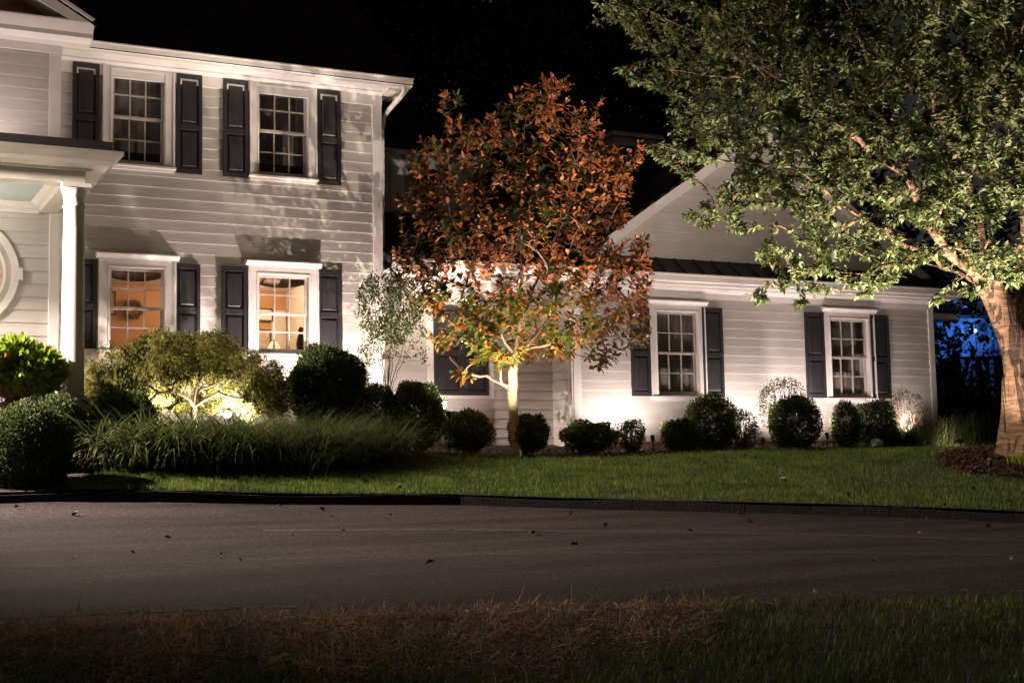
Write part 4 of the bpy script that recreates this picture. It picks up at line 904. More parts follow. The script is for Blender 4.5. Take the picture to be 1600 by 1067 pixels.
B(1386, 1447, 611, 690, 21.25, 2100, .032, 'thin see-through shrub with pink glow behind it at the wing corner', 'boxwood_grey_leaf', .3, lump=.08, hollow=.6)

def chains_to_mb(mb, pos, par, rad, n=6):
    kids = [[] for _ in pos]
    for i, p in enumerate(par):
        if p >= 0: kids[p].append(i)
    starts = [0]
    while starts:
        s_ = starts.pop(); pts = []; rs = []
        if par[s_] >= 0: pts.append(pos[par[s_]]); rs.append(min(rad[par[s_]], rad[s_]*1.25))
        i = s_
        while True:
            pts.append(pos[i]); rs.append(rad[i])
            if not kids[i]: break
            ks = sorted(kids[i], key=lambda q: -rad[q]); starts += ks[1:]; i = ks[0]
        if len(pts) > 1: mb.tube(pts, rs, 10 if rs[0] > .06 else (6 if rs[0] > .015 else 3))
def grow(roots, tips, rtip, power, seg=.18, kpath=.25, droop=0.0, sag=.12, rmax=None):
    """roots: list of polylines (first starts at ground; others attach to nearest node). tips joined greedily"""
    pos = []; par = []; plen = []; base = []
    for rt in roots:
        prev = -1
        if pos: prev = int(np.argmin([np.linalg.norm(p-np.array(rt[0])) for p in pos]))
        pr = None
        for q in rt:
            q = np.array(q, float)
            if pr is not None:
                k = max(1, int(np.linalg.norm(q-pr)/seg))
                for j in range(1, k+1):
                    pos.append(pr+(q-pr)*j/k+rng.normal(size=3)*.008); par.append(prev); plen.append((plen[prev] if prev >= 0 else 0)+np.linalg.norm(q-pr)/k); prev = len(pos)-1
            elif prev < 0: pos.append(q); par.append(-1); plen.append(0.0); prev = 0
            pr = q
    n0 = len(pos); zmin = pos[0][2]
    cap = n0+int(sum(3+np.linalg.norm(t-pos[0])/seg*1.2 for t in tips))+10
    Pn = np.zeros((cap, 3)); Pn[:n0] = pos; Ln = np.zeros(cap); Ln[:n0] = plen; par = par+[0]*(cap-n0); n = n0
    order = np.argsort([np.linalg.norm(t-pos[0]) for t in tips]); tipidx = []
    for ti in order:
        t = tips[ti]; d = np.linalg.norm(Pn[:n]-t, axis=1); up_ = np.maximum(0, Pn[:n, 2]-t[2]-droop)*1.2
        i = int(np.argmin(d+kpath*Ln[:n]+up_)); dd = d[i]
        if dd < .04: tipidx.append(i); continue
        p0 = Pn[i].copy(); pd = p0-Pn[par[i]] if par[i] >= 0 else np.array([0, 0, 1.]); pd /= np.linalg.norm(pd)+1e-9
        p1 = p0+pd*dd*.3+np.array([0, 0, -sag*dd*.0]); k = max(1, int(dd/seg)); pv = i
        p1 = p1+(t-p0)*.25+np.array([0, 0, sag*dd])
        jit = rng.normal(size=(k, 3))*.015*min(1, dd)
        for j in range(1, k+1):
            u = j/k; q = p0*(1-u)**2+2*p1*u*(1-u)+t*u*u
            if j < k: q = q+jit[j-1]
            if n >= cap: break
            Pn[n] = q; Ln[n] = Ln[pv]+dd/k; par[n] = pv; pv = n; n += 1
        tipidx.append(pv)
    Pn = Pn[:n]; par = par[:n]; acc = np.zeros(n); isleaf = np.ones(n, bool)
    for i in range(n):
        if par[i] >= 0: isleaf[par[i]] = False
    acc[isleaf] = rtip**power
    kids_order = range(n-1, -1, -1)
    for i in kids_order:
        if par[i] >= 0: acc[par[i]] += acc[i]*1.0
    rad = acc**(1/power)
    if rmax: rad = rad*min(1, rmax/rad[0]) if rad[0] > rmax else rad
    return Pn, par, rad, tipidx
def pxY(px, py, Y): return at(px, py, Y)

# --- bronze magnolia in the middle
YM = 20.35
mb0 = at(806, 702, YM); mz = gz(mb0[0], YM)
t = empty('magnolia_tree', (float(mb0[0]), YM, float(mz)), 'bronze-leaved magnolia lit from below in front of the recessed link', 'tree')
trunk = [np.array([mb0[0], YM, mz-.05]), pxY(804, 660, YM), pxY(801, 615, YM), pxY(802, 570, YM), pxY(812, 500, YM), pxY(815, 420, YM), pxY(812, 330, YM), pxY(818, 240, YM), pxY(822, 170, YM)]
limbs = [[pxY(802, 560, YM), pxY(770, 500, YM-.3), pxY(735, 420, YM-.5), pxY(700, 320, YM-.4), pxY(690, 250, YM-.2)],
         [pxY(806, 556, YM), pxY(850, 510, YM+.2), pxY(900, 440, YM+.3), pxY(945, 370, YM+.3), pxY(985, 270, YM+.1)],
         [pxY(812, 500, YM), pxY(860, 390, YM-.4), pxY(900, 300, YM-.4), pxY(905, 200, YM-.3)],
         [pxY(804, 550, YM), pxY(870, 535, YM-.5), pxY(950, 525, YM-.6), pxY(1005, 520, YM-.5)],
         [pxY(800, 560, YM), pxY(750, 540, YM-.4), pxY(700, 500, YM-.5), pxY(650, 440, YM-.4)]]
# clumps: px, py, radius px
CL = [(860,165,48),(815,175,36),(905,185,36),(700,165,15),(712,195,14),(760,215,38),(720,235,36),(665,250,28),(690,290,30),(655,315,26),(645,350,24),(700,345,26),(735,290,36),
      (800,250,52),(860,260,52),(920,250,44),(900,315,46),(955,330,38),(975,265,22),(995,240,12),(970,300,28),(820,330,46),(770,350,40),(735,400,42),(690,400,34),(635,400,22),(632,422,16),(670,455,30),
      (800,420,52),(860,400,48),(920,370,34),(850,330,40),(965,400,30),(1000,385,20),(940,420,46),(985,440,34),(890,440,46),(700,470,40),(760,470,46),(820,480,46),(885,490,42),(940,480,42),(990,490,26),(1002,520,16),(960,530,30),(905,530,30),
      (730,520,34),(790,530,32),(840,535,28),(690,520,18),(760,550,24),(945,555,14),(722,585,10),(868,548,12),(680,430,26),(650,290,18),(1000,470,18)]
tips = []
for px_, py_, r_ in CL:
    rw = r_*.0107; k = int(4+(r_/9)**2*1.16)
    cyl = math.sin(px_*1.7+py_*2.3)*min(1.5, .35+ (1-abs(px_-815)/220))*1.0
    for j in range(k):
        v = rng.normal(size=3); v /= np.linalg.norm(v); v *= rw*rng.random()**.33
        tips.append(at(px_, py_, YM+cyl)+v*np.array([1, 1.6, 1]))
tips = [q for q in tips if np.linalg.norm(q[:2]-mb0[:2]) < 3.2]
Pn, par, rad, ti = grow([trunk]+limbs, tips, .0055, 2.35, seg=.14, kpath=.22, sag=-.05)
rad = rad*(.125/max(rad[:8].mean(), 1e-6)) if rad[:8].mean() > .125 else rad
rad[:6] *= np.array([1.3, 1.2, 1.12, 1.06, 1.03, 1.0])
zsp = pxY(803, 566, YM)[2]; kp = [i for i in range(len(Pn)) if Pn[i][2] < zsp and rad[i] > .05]
main = MB(); rr_ = np.clip(rad, .0035, 1)*np.where(Pn[:, 2] > zsp+.1, .72, 1.0); chains_to_mb(main, Pn, par, rr_); P('branches', main, 'twig_bark', t, True)
main = MB(); main.tube([Pn[i] for i in kp]+[Pn[kp[-1]]+np.array([0, 0, .03])], [rad[i]*1.05+.004 for i in kp]+[.02], 16); P('trunk', main, 'magnolia_bark', t, True)
for a, b_, y_ in (((785,565),(782,598),YM-.1),): P('cut_stub', MB().tube([pxY(783, 562, y_), pxY(782, 592, y_), pxY(784, 600, y_), pxY(793, 603, y_)], [.016, .018, .022, .03], 6), 'magnolia_bark', t, True)
T_ = Pn[np.array(ti)]
Tp = Pn[[par[i] if par[i] >= 0 else i for i in ti]]
ax = (T_-Tp); ax /= np.linalg.norm(ax, axis=1, keepdims=True)+1e-9; ax = ax*.5+np.array([0, 0, .75])
cen = np.array([mb0[0], YM, mz]); outw = T_-cen; outw[:, 2] = 0; outw /= np.linalg.norm(outw, axis=1, keepdims=True)+1e-9; ax += outw*.35; ax /= np.linalg.norm(ax, axis=1, keepdims=True)
zlow = at(810, 470, YM)[2]
for nm, sel, mt in (('crown', T_[:, 2] > zlow, 'magnolia_leaf'), ('lower_crown', T_[:, 2] <= zlow, 'magnolia_low_leaf')):
    Tt, Aa = T_[sel], ax[sel]; PP = []; DD = []; NN = []; LL = []
    for ring_, (cnt_, sp, off) in enumerate(((5, .55, 0.0), (6, 1.15, -.05), (4, 1.5, -.12))):
        for k in range(cnt_):
            r_ = rnd_dirs(len(Tt)); r_ -= Aa*(r_*Aa).sum(1, keepdims=True); r_ /= np.linalg.norm(r_, axis=1, keepdims=True)
            d_ = Aa*math.cos(sp)+r_*math.sin(sp)+rng.normal(size=Tt.shape)*.12
            if nm == 'lower_crown': d_[:, 2] -= .55
            PP.append(Tt+Aa*off); DD.append(d_); NN.append(Aa+r_*-.2); LL.append(rng.uniform(.08, .165, len(Tt)))
    V, Fc = leaf_arr(np.vstack(PP), np.vstack(DD), np.vstack(NN), np.hstack(LL), np.hstack(LL)*.40, 'oval')
    part(nm, mesh_np(nm, V, Fc), mt, t)
print('magnolia tips', len(T_))

# --- big cherry at the right
ZC = 21.3
cb = dep(1612, 703, ZC); cz = gz(cb[0], cb[1])
def cp(px, py, dz=0.0): return dep(px, py, ZC+dz)
t = empty('cherry_tree', (float(cb[0]), float(cb[1]), float(cz)), 'big spreading cherry with ringed bark at the right edge of the lawn', 'tree')
roots = [[np.array([cb[0], cb[1], cz-.1]), cp(1611, 640), cp(1606, 590), cp(1588, 545), cp(1572, 500), cp(1556, 462), cp(1542, 440, -.2)],
         [cp(1606, 590), cp(1612, 540, .2), cp(1606, 470, .3), cp(1602, 380, .3), cp(1597, 300, .2), cp(1594, 200, 0), cp(1590, 60, 0), cp(1570, -120)],
         [cp(1542, 440, -.2), cp(1480, 395, -.5), cp(1450, 350, -.7), cp(1420, 280, -.8), cp(1378, 160, -1), cp(1330, 20, -1), cp(1290, -80, -1)],
         [cp(1556, 462), cp(1500, 425, .3), cp(1440, 410, .4), cp(1380, 430, .5), cp(1300, 425, .4), cp(1220, 415, .3)],
         [cp(1480, 415, .3), cp(1400, 375, -.3), cp(1330, 330, -.8), cp(1240, 260, -1.2), cp(1120, 250, -1.4), cp(1020, 225, -1.5)],
         [cp(1542, 440), cp(1530, 340, .5), cp(1500, 260, .7), cp(1460, 170, .9), cp(1463, 60, 1), cp(1475, -60, 1)],
         [cp(1420, 280, -.8), cp(1330, 210, -1.4), cp(1230, 130, -1.8), cp(1100, 60, -2), cp(1000, 10, -2)],
         [cp(1612, 540, .2), cp(1700, 430, .6), cp(1780, 300, .8), cp(1850, 150, .8)],
         [cp(1594, 200), cp(1500, 60, 1.2), cp(1400, -60, 1.5), cp(1200, -160, 1)],
         [cp(1230, 130, -1.8), cp(1130, 120, -2.2), cp(1040, 110, -2.3)],
         [cp(1450, 350, -.7), cp(1350, 300, -2), cp(1250, 330, -2.8), cp(1170, 310, -3)]]
CC = []
# rows of clump centres: (py, px from, px to, step, radius)
for py_, a, b_, st, r_ in ((-160,1050,1900,90,50),(-90,990,1900,80,50),(-25,975,1900,64,46),(25,965,1900,56,46),(75,1010,1860,52,44),(125,1000,1860,52,42),(170,1060,1860,50,40),(215,1090,1860,50,38),(262,1060,1840,54,36),(300,1090,1800,52,36),(340,1140,1780,54,34),(380,1190,1760,60,30),(412,1200,1720,62,24),(440,1215,1560,58,15),(462,1290,1540,60,9)):
    x = a
    while x < b_:
        if rng.random() < (.92 if py_ < 250 else .72): CC.append((x+rng.normal()*14, py_+rng.normal()*13, r_*rng.uniform(.75, 1.2)))
        x += st
CC += [(985,105,18),(1000,118,16),(1030,135,18),(965,15,20),(1035,232,20),(1050,250,16),(1075,265,14),(1065,190,18),(1100,345,14),(1150,360,14),(1080,340,12),(1200,400,16),(1215,440,12),(1250,470,8),(1040,70,22),(1545,330,34),(1560,400,28),(1590,430,22)]
tips = []
for px_, py_, r_ in CC:
    edge = min(1, max(.15, (px_-950)/350)); rw = r_*.0098; k = int(5+(r_/9.0)**2*.95)
    for q in range(2 if (px_ > 1120 and py_ < 330) else 1):
        dz = rng.uniform(-3.4, 2.6 if py_ < 270 else .0)*edge
        c = dep(px_, py_, ZC+dz)
        for j in range(k):
            v = rng.normal(size=3); v /= np.linalg.norm(v); v *= rw*rng.random()**.33; tips.append(c+v*np.array([1.2, 1.5, .8]))
tips = [q for q in tips if q[1] < 21.35 or q[2] > 5.2]
print('cherry tips', len(tips))
Pn, par, rad, ti = grow(roots, tips, .0042, 2.3, seg=.2, kpath=.16, droop=.4, sag=.10)
sc_ = .33/rad[0]; rad = np.maximum(rad*sc_, .0035) if sc_ < 1 else rad
hh = Pn[:, 2]-cz; rad[:14] = np.maximum(rad[:14], np.interp(hh[:14], [-.1, .25, .7, 1.2, 1.6, 2.6], [.58, .46, .42, .36, .24, .19]))
main = MB(); chains_to_mb(main, Pn, par, rad)
P('branches', main, 'cherry_bark', t, True)
big = MB(); br_ = [i for i in range(len(rad)) if rad[i] > .075]
for i in br_:
    if par[i] >= 0: big.tube([Pn[par[i]], Pn[i]], [max(rad[i], min(rad[par[i]], rad[i]*1.15)), rad[i]], 14); big.lathe([(rad[i]*.3, Pn[i][2]-rad[i]*.92), (rad[i]*.85, Pn[i][2]-rad[i]*.5), (rad[i], Pn[i][2]), (rad[i]*.85, Pn[i][2]+rad[i]*.5), (rad[i]*.3, Pn[i][2]+rad[i]*.92)], Pn[i][0], Pn[i][1], 14)
# fluted lower trunk
big.tube([cp(1608, 600), cp(1612, 540, .2), cp(1606, 470, .3), cp(1602, 380, .3)], [.27, .21, .18, .15], 14)
fl = big; rows_ = 26; nn = 40; b = 0; V = []; Fq = []
axis = [np.array([cb[0], cb[1], cz-.1]), cp(1611, 640), cp(1606, 590)]
for j in range(rows_):
    u = j/(rows_-1); k = u*(len(axis)-1); i0 = min(int(k), len(axis)-2); c = axis[i0]+(axis[i0+1]-axis[i0])*(k-i0); z_ = c[2]-cz
    r0 = np.interp(z_, [-.1, .15, .5, 1.0, 1.5], [.62, .49, .44, .40, .34])
    for i in range(nn):
        a = 2*math.pi*i/nn; rr = r0*(1+.075*math.sin(3*a+1.0+z_*.5)+.05*math.sin(5*a+2-z_*1.2)+.02*math.sin(11*a+z_*3)+.10*math.exp(-((math.sin((a-3.9)/2))**2)/.01)*1)
        V.append(tuple(c+np.array([rr*math.cos(a), rr*math.sin(a)*.9, 0])))
Fq = [(j*nn+i, j*nn+(i+1)%nn, (j+1)*nn+(i+1)%nn, (j+1)*nn+i) for j in range(rows_-1) for i in range(nn)]
Fq += [tuple(range(nn))[::-1], tuple((rows_-1)*nn+i for i in range(nn))]
fl.poly(V, Fq); tk = P('trunk', fl, 'cherry_bark', t, True)
md = tk.modifiers.new('remesh', 'REMESH'); md.mode = 'VOXEL'; md.voxel_size = .028; md.use_smooth_shade = True
md = tk.modifiers.new('smooth', 'SMOOTH'); md.factor = .5; md.iterations = 5
T_ = Pn[np.array(ti)]; p1i = np.array([par[i] for i in ti]); p2i = np.array([par[i] for i in p1i])
PP = []; DD = []; NN = []; LL = []
nl = 23
A0 = Pn[p1i]; A1 = Pn[np.maximum(p2i, 0)]
for k in range(nl):
    u = rng.random(len(T_))[:, None]; base = np.where(u < .55, T_*(1-u/.55)+A0*(u/.55), A0*(1-(u-.55)/.45)+A1*((u-.55)/.45)); 
    far_ = np.linalg.norm(base-T_, axis=1) > .5; base[far_] = T_[far_]
    tw = T_-A0; tw /= np.linalg.norm(tw, axis=1, keepdims=True)+1e-9
    r_ = rnd_dirs(len(T_)); r_[:, 2] *= .5; d_ = tw*.6+r_+np.array([0, 0, -.28]); PP.append(base+rnd_dirs(len(T_))*.045); DD.append(d_)
    NN.append(rnd_dirs(len(T_))*.35+np.array([0, 0, 1.])); LL.append(rng.uniform(.065, .12, len(T_)))
PP, DD, NN, LL = np.vstack(PP), np.vstack(DD), np.vstack(NN), np.hstack(LL)
V, Fc = leaf_arr(PP, DD, NN, LL, LL*.48, 'ovate'); part('crown', mesh_np('crown', V, Fc), 'cherry_leaf', t)
print('cherry leaves', len(LL))

# --- weeping Japanese maple
YJ = 19.9
jb = at(306, 660, YJ); jz = gz(jb[0], YJ)
t = empty('weeping_maple', (float(jb[0]), YJ, float(jz)), 'weeping laceleaf maple mound lit from within below the two lit windows', 'tree')
jr = [[np.array([jb[0], YJ, jz-.05]), at(303, 635, YJ), at(305, 615, YJ), at(310, 595, YJ-.05), at(330, 570, YJ)],
      [at(303, 622, YJ), at(290, 600, YJ-.2), at(275, 590, YJ-.3), at(240, 575, YJ-.3)], [at(305, 610, YJ), at(335, 600, YJ+.1), at(370, 592, YJ), at(400, 580, YJ)],
      [at(302, 628, YJ), at(270, 612, YJ-.3), at(245, 614, YJ-.4), at(236, 625, YJ-.4)], [at(305, 630, YJ), at(340, 615, YJ-.3), at(370, 622, YJ-.4)]]
tips = []
jc = at(290, 640, YJ)
nj = 1500
for k in range(nj):
    a = rng.uniform(0, 2*math.pi); r_ = rng.random()**.55; ex = r_*math.cos(a); ey = r_*math.sin(a)*.75
    px_ = 288+ex*158; top = 524+55*abs(ex)**2.2+6*math.sin(px_*.07)+20*abs(ey)**2
    py_ = top+rng.random()**1.4*(52+34*abs(ex))+ (22 if r_ > .8 and rng.random() < .5 else 0)
    if rng.random() < .30: px_ = 288+rng.uniform(-1, 1)*150; ey = rng.uniform(.1, .75); py_ = rng.uniform(575, 640)
    if rng.random() < .12: px_ = rng.choice([rng.uniform(130, 230), rng.uniform(395, 450)]); ey = rng.uniform(-.6, .3); py_ = rng.uniform(590, 640)
    if 275 < px_ < 380 and py_ > 592 and ey < .15: continue
    tips.append(at(px_, py_, YJ+ey*1.75))
Pn, par, rad, ti = grow(jr, tips, .0035, 2.4, seg=.1, kpath=.25, droop=.3, sag=.25)
rad = rad*min(1, .075/rad[0]); main = MB(); chains_to_mb(main, Pn, par, np.maximum(rad, .0028)); P('trunk', main, 'maple_bark', t, True)
T_ = Pn[np.array(ti)]; outw = T_-jc; outw /= np.linalg.norm(outw, axis=1, keepdims=True)
PP = []; DD = []; NN = []; LL = []
for k in range(60):
    PP.append(T_+rnd_dirs(len(T_))*rng.uniform(.01, .13, (len(T_), 1))); DD.append(outw*.6+rnd_dirs(len(T_))*.6+np.array([0, 0, -.7])); NN.append(outw+rnd_dirs(len(T_))*.5+np.array([0, 0, .5])); LL.append(rng.uniform(.04, .085, len(T_)))
LL = np.hstack(LL); V, Fc = leaf_arr(np.vstack(PP), np.vstack(DD), np.vstack(NN), LL, LL*.24, 'rhomb'); part('crown', mesh_np('crown', V, Fc), 'maple_leaf', t)
# pale boulder beside the maple trunk
def rock(px_, py_, Y, r, lab, name='boulder'):
    p = at(px_, py_, Y); bm = bmesh.new(); bmesh.ops.create_icosphere(bm, subdivisions=2, radius=r)
    for v_ in bm.verts: v_.co *= 1+.25*math.sin(v_.co.x/r*3.1+px_)+.18*math.sin(v_.co.y/r*4+v_.co.z/r*3+px_*.3); v_.co.z *= .75
    me = bpy.data.meshes.new(name); bm.to_mesh(me); bm.free(); o = link(name, me, 'stone_pale'); o.location = (float(p[0]), Y, float(p[2])); tag(o, lab, 'rock'); return o
rock(352, 645, 20.1, .085, 'pale boulder glowing in the uplight under the weeping maple')
rock(1372, 694, 20.5, .12, 'flat bed stone beside the clump of grass at the wing corner')
rock(1345, 697, 20.5, .09, 'smaller bed stone under the last wing window')
rock(648, 700, 20.6, .10, 'rough bed stone between the egg-shaped boxwood and the next ball')

# --- airy multi-stem shrub at the corner of the main block
YA = 21.0
ab = at(606, 640, YA); az = gz(ab[0], YA)
t = empty('airy_shrub', (float(ab[0]), YA, float(az)), 'tall airy multi-stem shrub at the corner of the main block', 'shrub')
ar = [[np.array([ab[0], YA, az-.05]), at(606, 620, YA)]]
for x1_, x2_, x3_, yt in ((600,592,585,470),(606,603,600,450),(612,618,628,450),(618,634,648,480),(596,580,568,500),(608,610,612,430),(622,645,662,560)):
    ar.append([at(606, 625, YA), at(x1_, 580, YA+rng.normal()*.1), at(x2_, 530, YA+rng.normal()*.2), at(x3_, yt, YA+rng.normal()*.25)])
tips = []
for k in range(330):
    a = rng.uniform(0, 6.28); r_ = rng.random()**.5; px_ = 608+r_*math.cos(a)*50; py_ = 478+r_*math.sin(a)*58
    if rng.random() < .18: px_ = rng.uniform(560, 664); py_ = rng.uniform(510, 575)
    tips.append(at(px_, py_, YA+rng.normal()*.3))
Pn, par, rad, ti = grow(ar, tips, .0028, 2.5, seg=.1, kpath=.15, sag=-.05)
main = MB(); chains_to_mb(main, Pn, par, np.clip(rad, .0028, .03)); P('stems', main, 'twig_bark', t, True)
T_ = Pn[np.array(ti)]; PP = []; DD = []; NN = []; LL = []
for k in range(15):
    PP.append(T_+rnd_dirs(len(T_))*rng.uniform(.0, .12, (len(T_), 1))); DD.append(rnd_dirs(len(T_))+np.array([0, 0, -.1])); NN.append(rnd_dirs(len(T_))*.6+np.array([0, 0, .8])); LL.append(rng.uniform(.04, .075, len(T_)))
LL = np.hstack(LL); V, Fc = leaf_arr(np.vstack(PP), np.vstack(DD), np.vstack(NN), LL, LL*.5, 'rhomb'); part('foliage', mesh_np('foliage', V, Fc), 'shrub_leaf', t)

# --- ornamental grasses
def grass_clump(name, pts, h, wdt, n, label, bend=(1.0, 2.2), spread=.25, leaf='liriope_blade', seg=5):
    """pts: clump centres (x, y) each with its tuft of arching blades"""
    c0 = np.mean(pts, axis=0); t = None
    per = n//len(pts); Pb = []; D = []; hf = np.repeat(rng.uniform(.68, 1.18, len(pts)), per)
    for p in pts:
        a = rng.uniform(0, 6.28, per); r_ = np.abs(rng.normal(size=per))*spread*.5; q = np.c_[p[0]+np.cos(a)*r_, p[1]+np.sin(a)*r_]
        Pb.append(q); D.append(np.c_[np.cos(a+rng.normal(size=per)*.5), np.sin(a+rng.normal(size=per)*.5)])
    Pb = np.vstack(Pb); D = np.vstack(D); z = Hn(Pb[:, 0], Pb[:, 1])+.10; n = len(Pb)
    V, Fc = blades(np.c_[Pb, z], D, h*hf*rng.uniform(.6, 1.2, n), wdt*rng.uniform(.7, 1.2, n), rng.uniform(*bend, n), seg)
    o = link(name, mesh_np(name, V, Fc), leaf)
    o.data.transform(Matrix.Translation((-c0[0], -c0[1], 0))); o.location = (float(c0[0]), float(c0[1]), 0)
    tag(o, label, 'ornamental grass', 'clumps of arching grass in the beds'); return o
def gpts(x0, x1, y0, y1, n): return [(rng.uniform(x0, x1), rng.uniform(y0, y1)) for _ in range(n)]
def strip_pts(pxa, pxb, dy0, dy1, n):
    out = []
    for i in range(n):
        px_ = pxa+(pxb-pxa)*(i+.5)/n; x = float(np.interp(px_, [q[0] for q in LBK], [dep(*q)[0] for q in LBK]))
        yb_ = float(np.interp(x, lb[:, 0], lb[:, 1])); out.append((x+rng.normal()*.05, yb_+rng.uniform(dy0, dy1)))
    return out
grass_clump('ornamental_grass', strip_pts(160, 310, .15, .9, 12)+strip_pts(170, 310, .6, 1.6, 10), .95, .030, 3000, 'broad-bladed arching grass clump left of the maple trunk', (1.3, 3.0), .34)
grass_clump('ornamental_grass', strip_pts(300, 460, .15, .9, 14)+strip_pts(300, 460, .7, 1.7, 12), .92, .022, 5200, 'dense arching grass clump in front of the weeping maple', (1.3, 3.0), .36)
grass_clump('ornamental_grass', strip_pts(450, 640, .1, .8, 16)+strip_pts(450, 610, .5, 1.5, 14), .88, .012, 7500, 'fine-bladed feathery grass mound left of the egg-shaped boxwood', (1.3, 2.8), .4)
xg_ = at(1400, 690, 20.9)[0]; xh_ = at(1560, 690, 21.6)[0]
grass_clump('ornamental_grass', [(xg_+(xh_-xg_)*i/11, 21.1+.5*i/11+rng.normal()*.15) for i in range(12)], .75, .014, 5500, 'low arching grass clump between the wing corner and the cherry trunk', (1.3, 2.7), .4)
x_, y_ = dep(1590, 735, 19.9)[:2]
grass_clump('weed_tuft', [dep(1583, 705, 20.6)[:2], dep(1593, 705, 20.5)[:2]], .28, .02, 60, 'small bright green weeds at the foot of the cherry trunk', (.3, 1.2), .15, 'coleus_leaf')

# --- lawn blades, foreground blades, straw
def in_strip(c0, c1, n, p=1.0):
    u = rng.random(n); v_ = rng.random(n)**p; i = u*(len(c0)-1); a = np.floor(i).astype(int).clip(0, len(c0)-2); f_ = (i-a)[:, None]
    q0 = c0[a]*(1-f_)+c0[a+1]*f_; q1 = c1[a]*(1-f_)+c1[a+1]*f_; return q0*(1-v_[:, None])+q1*v_[:, None]
def field(name, q, off, h, wd, mt, bend=(.2, 1.0), seg=2, label=None):
    z = Hn(q[:, 0], q[:, 1])+off; n = len(q); a = rng.uniform(0, 6.28, n)
    V, Fc = blades(np.c_[q, z-.005], np.c_[np.cos(a), np.sin(a)], h*rng.uniform(.55, 1.25, n), np.full(n, wd)*rng.uniform(.7, 1.3, n), rng.uniform(*bend, n), seg)
    o = link(name, mesh_np(name, V, Fc), mt); tag(o, label, None, kind='stuff'); return o
q = in_strip(lawn_f, lb, 230000, .85)
pat = np.sin(q[:, 0]*.9+1.3*np.sin(q[:, 1]*1.1))*np.sin(q[:, 1]*1.3+.8*np.sin(q[:, 0]*.6)); q = q[rng.random(len(q)) < .82+.18*pat]
field('lawn_grass', q, .12, .062, .0065, 'lawn_blade', (.2, 1.3), 2, 'mown green lawn between the drive and the beds')
# front verge: near edge curve towards the camera
vis0 = sub(near, 0.2, 9.5, 60); vis1 = vis0+np.array([-1.4, -2.9])
q = in_strip(vis0, vis1, 90000)
pxs = np.array([800+F*(np.dot([x, y, -.8], rgt))/max(.1, np.dot([x, y, -.8], fwd)) for x, y in q]); dn = np.array([np.dot([x, y, -.8], fwd) for x, y in q])
wob = .35*np.sin(pxs*.021)+.22*np.sin(pxs*.055+1)+.15*np.sin(pxs*.13); edge = wob+np.interp(pxs, [-200, 0, 550, 800, 1050, 1110, 1200, 2000], [6.55, 6.5, 6.6, 6.65, 6.9, 8.0, 9.8, 9.8])+rng.normal(size=len(q))*.32
g_ = dn < edge
pg = q[g_]; pat = .5+.5*np.sin(pg[:, 0]*4+1.5*np.sin(pg[:, 1]*3))*np.sin(pg[:, 1]*5+pg[:, 0]); pg = pg[rng.random(len(pg)) < .35+.65*pat]
field('verge_grass', pg, .012, .07, .0045, 'lawn_blade', (.3, 2.2), 3, 'dark green grass verge in the foreground')
q2 = q[~g_]
def litter(name, q, lmin, lmax, wd, tilt, lift, lab):
    n = len(q); z = Hn(q[:, 0], q[:, 1])+.015+rng.random(n)*lift; D = rnd_dirs(n); D[:, 2] = np.abs(D[:, 2])*tilt; N_ = rnd_dirs(n)*.5+np.array([0, 0, 1.]); L_ = rng.uniform(lmin, lmax, n)
    V, Fc = leaf_arr(np.c_[q, z], D, N_, L_, np.full(n, wd)*rng.uniform(.6, 1.4, n), 'rhomb'); o = link(name, mesh_np(name, V, Fc), 'straw_blade'); tag(o, lab, kind='stuff')
clump = np.sin(q2[:, 0]*5+2*np.sin(q2[:, 1]*7))*np.sin(q2[:, 1]*6+q2[:, 0]*2)
litter('dry_straw', q2[rng.random(len(q2)) < .85], .03, .13, .0045, .35, .035, 'mat of dry brown straw along the near edge of the drive')
litter('straw_wisps', q2[(clump > .2) & (rng.random(len(q2)) < .16)], .07, .17, .0055, .6, .05, 'loose upright straw wisps on the near edge of the drive')
q3 = in_strip(vis0+np.array([.12, .3]), vis0+np.array([-.1, -.2]), 500); litter('stray_straw', q3, .03, .09, .004, .2, .01, 'stray straws scattered on the asphalt by the verge')
# mulch round the cherry and chips in the beds
def chips(name, q, off, s, mt, label, hj=.02):
    n = len(q); z = Hn(q[:, 0], q[:, 1])+off+rng.random(n)*hj; Pb = np.c_[q, z]; D = rnd_dirs(n); D[:, 2] *= .35; N_ = rnd_dirs(n)*.6+np.array([0, 0, 1.])
    L_ = s*rng.uniform(.5, 1.5, n); V, Fc = leaf_arr(Pb-D*L_[:, None]*.5, D, N_, L_, L_*rng.uniform(.3, .7, n), 'rhomb'); o = link(name, mesh_np(name, V, Fc), mt); tag(o, label, kind='stuff'); return o
mc = dep(1665, 716, 20.6)[:2]; a = rng.uniform(0, 6.28, 26000); r_ = np.sqrt(rng.random(26000)); q = np.c_[mc[0]+np.cos(a)*r_*1.75, mc[1]+np.sin(a)*r_*1.9]
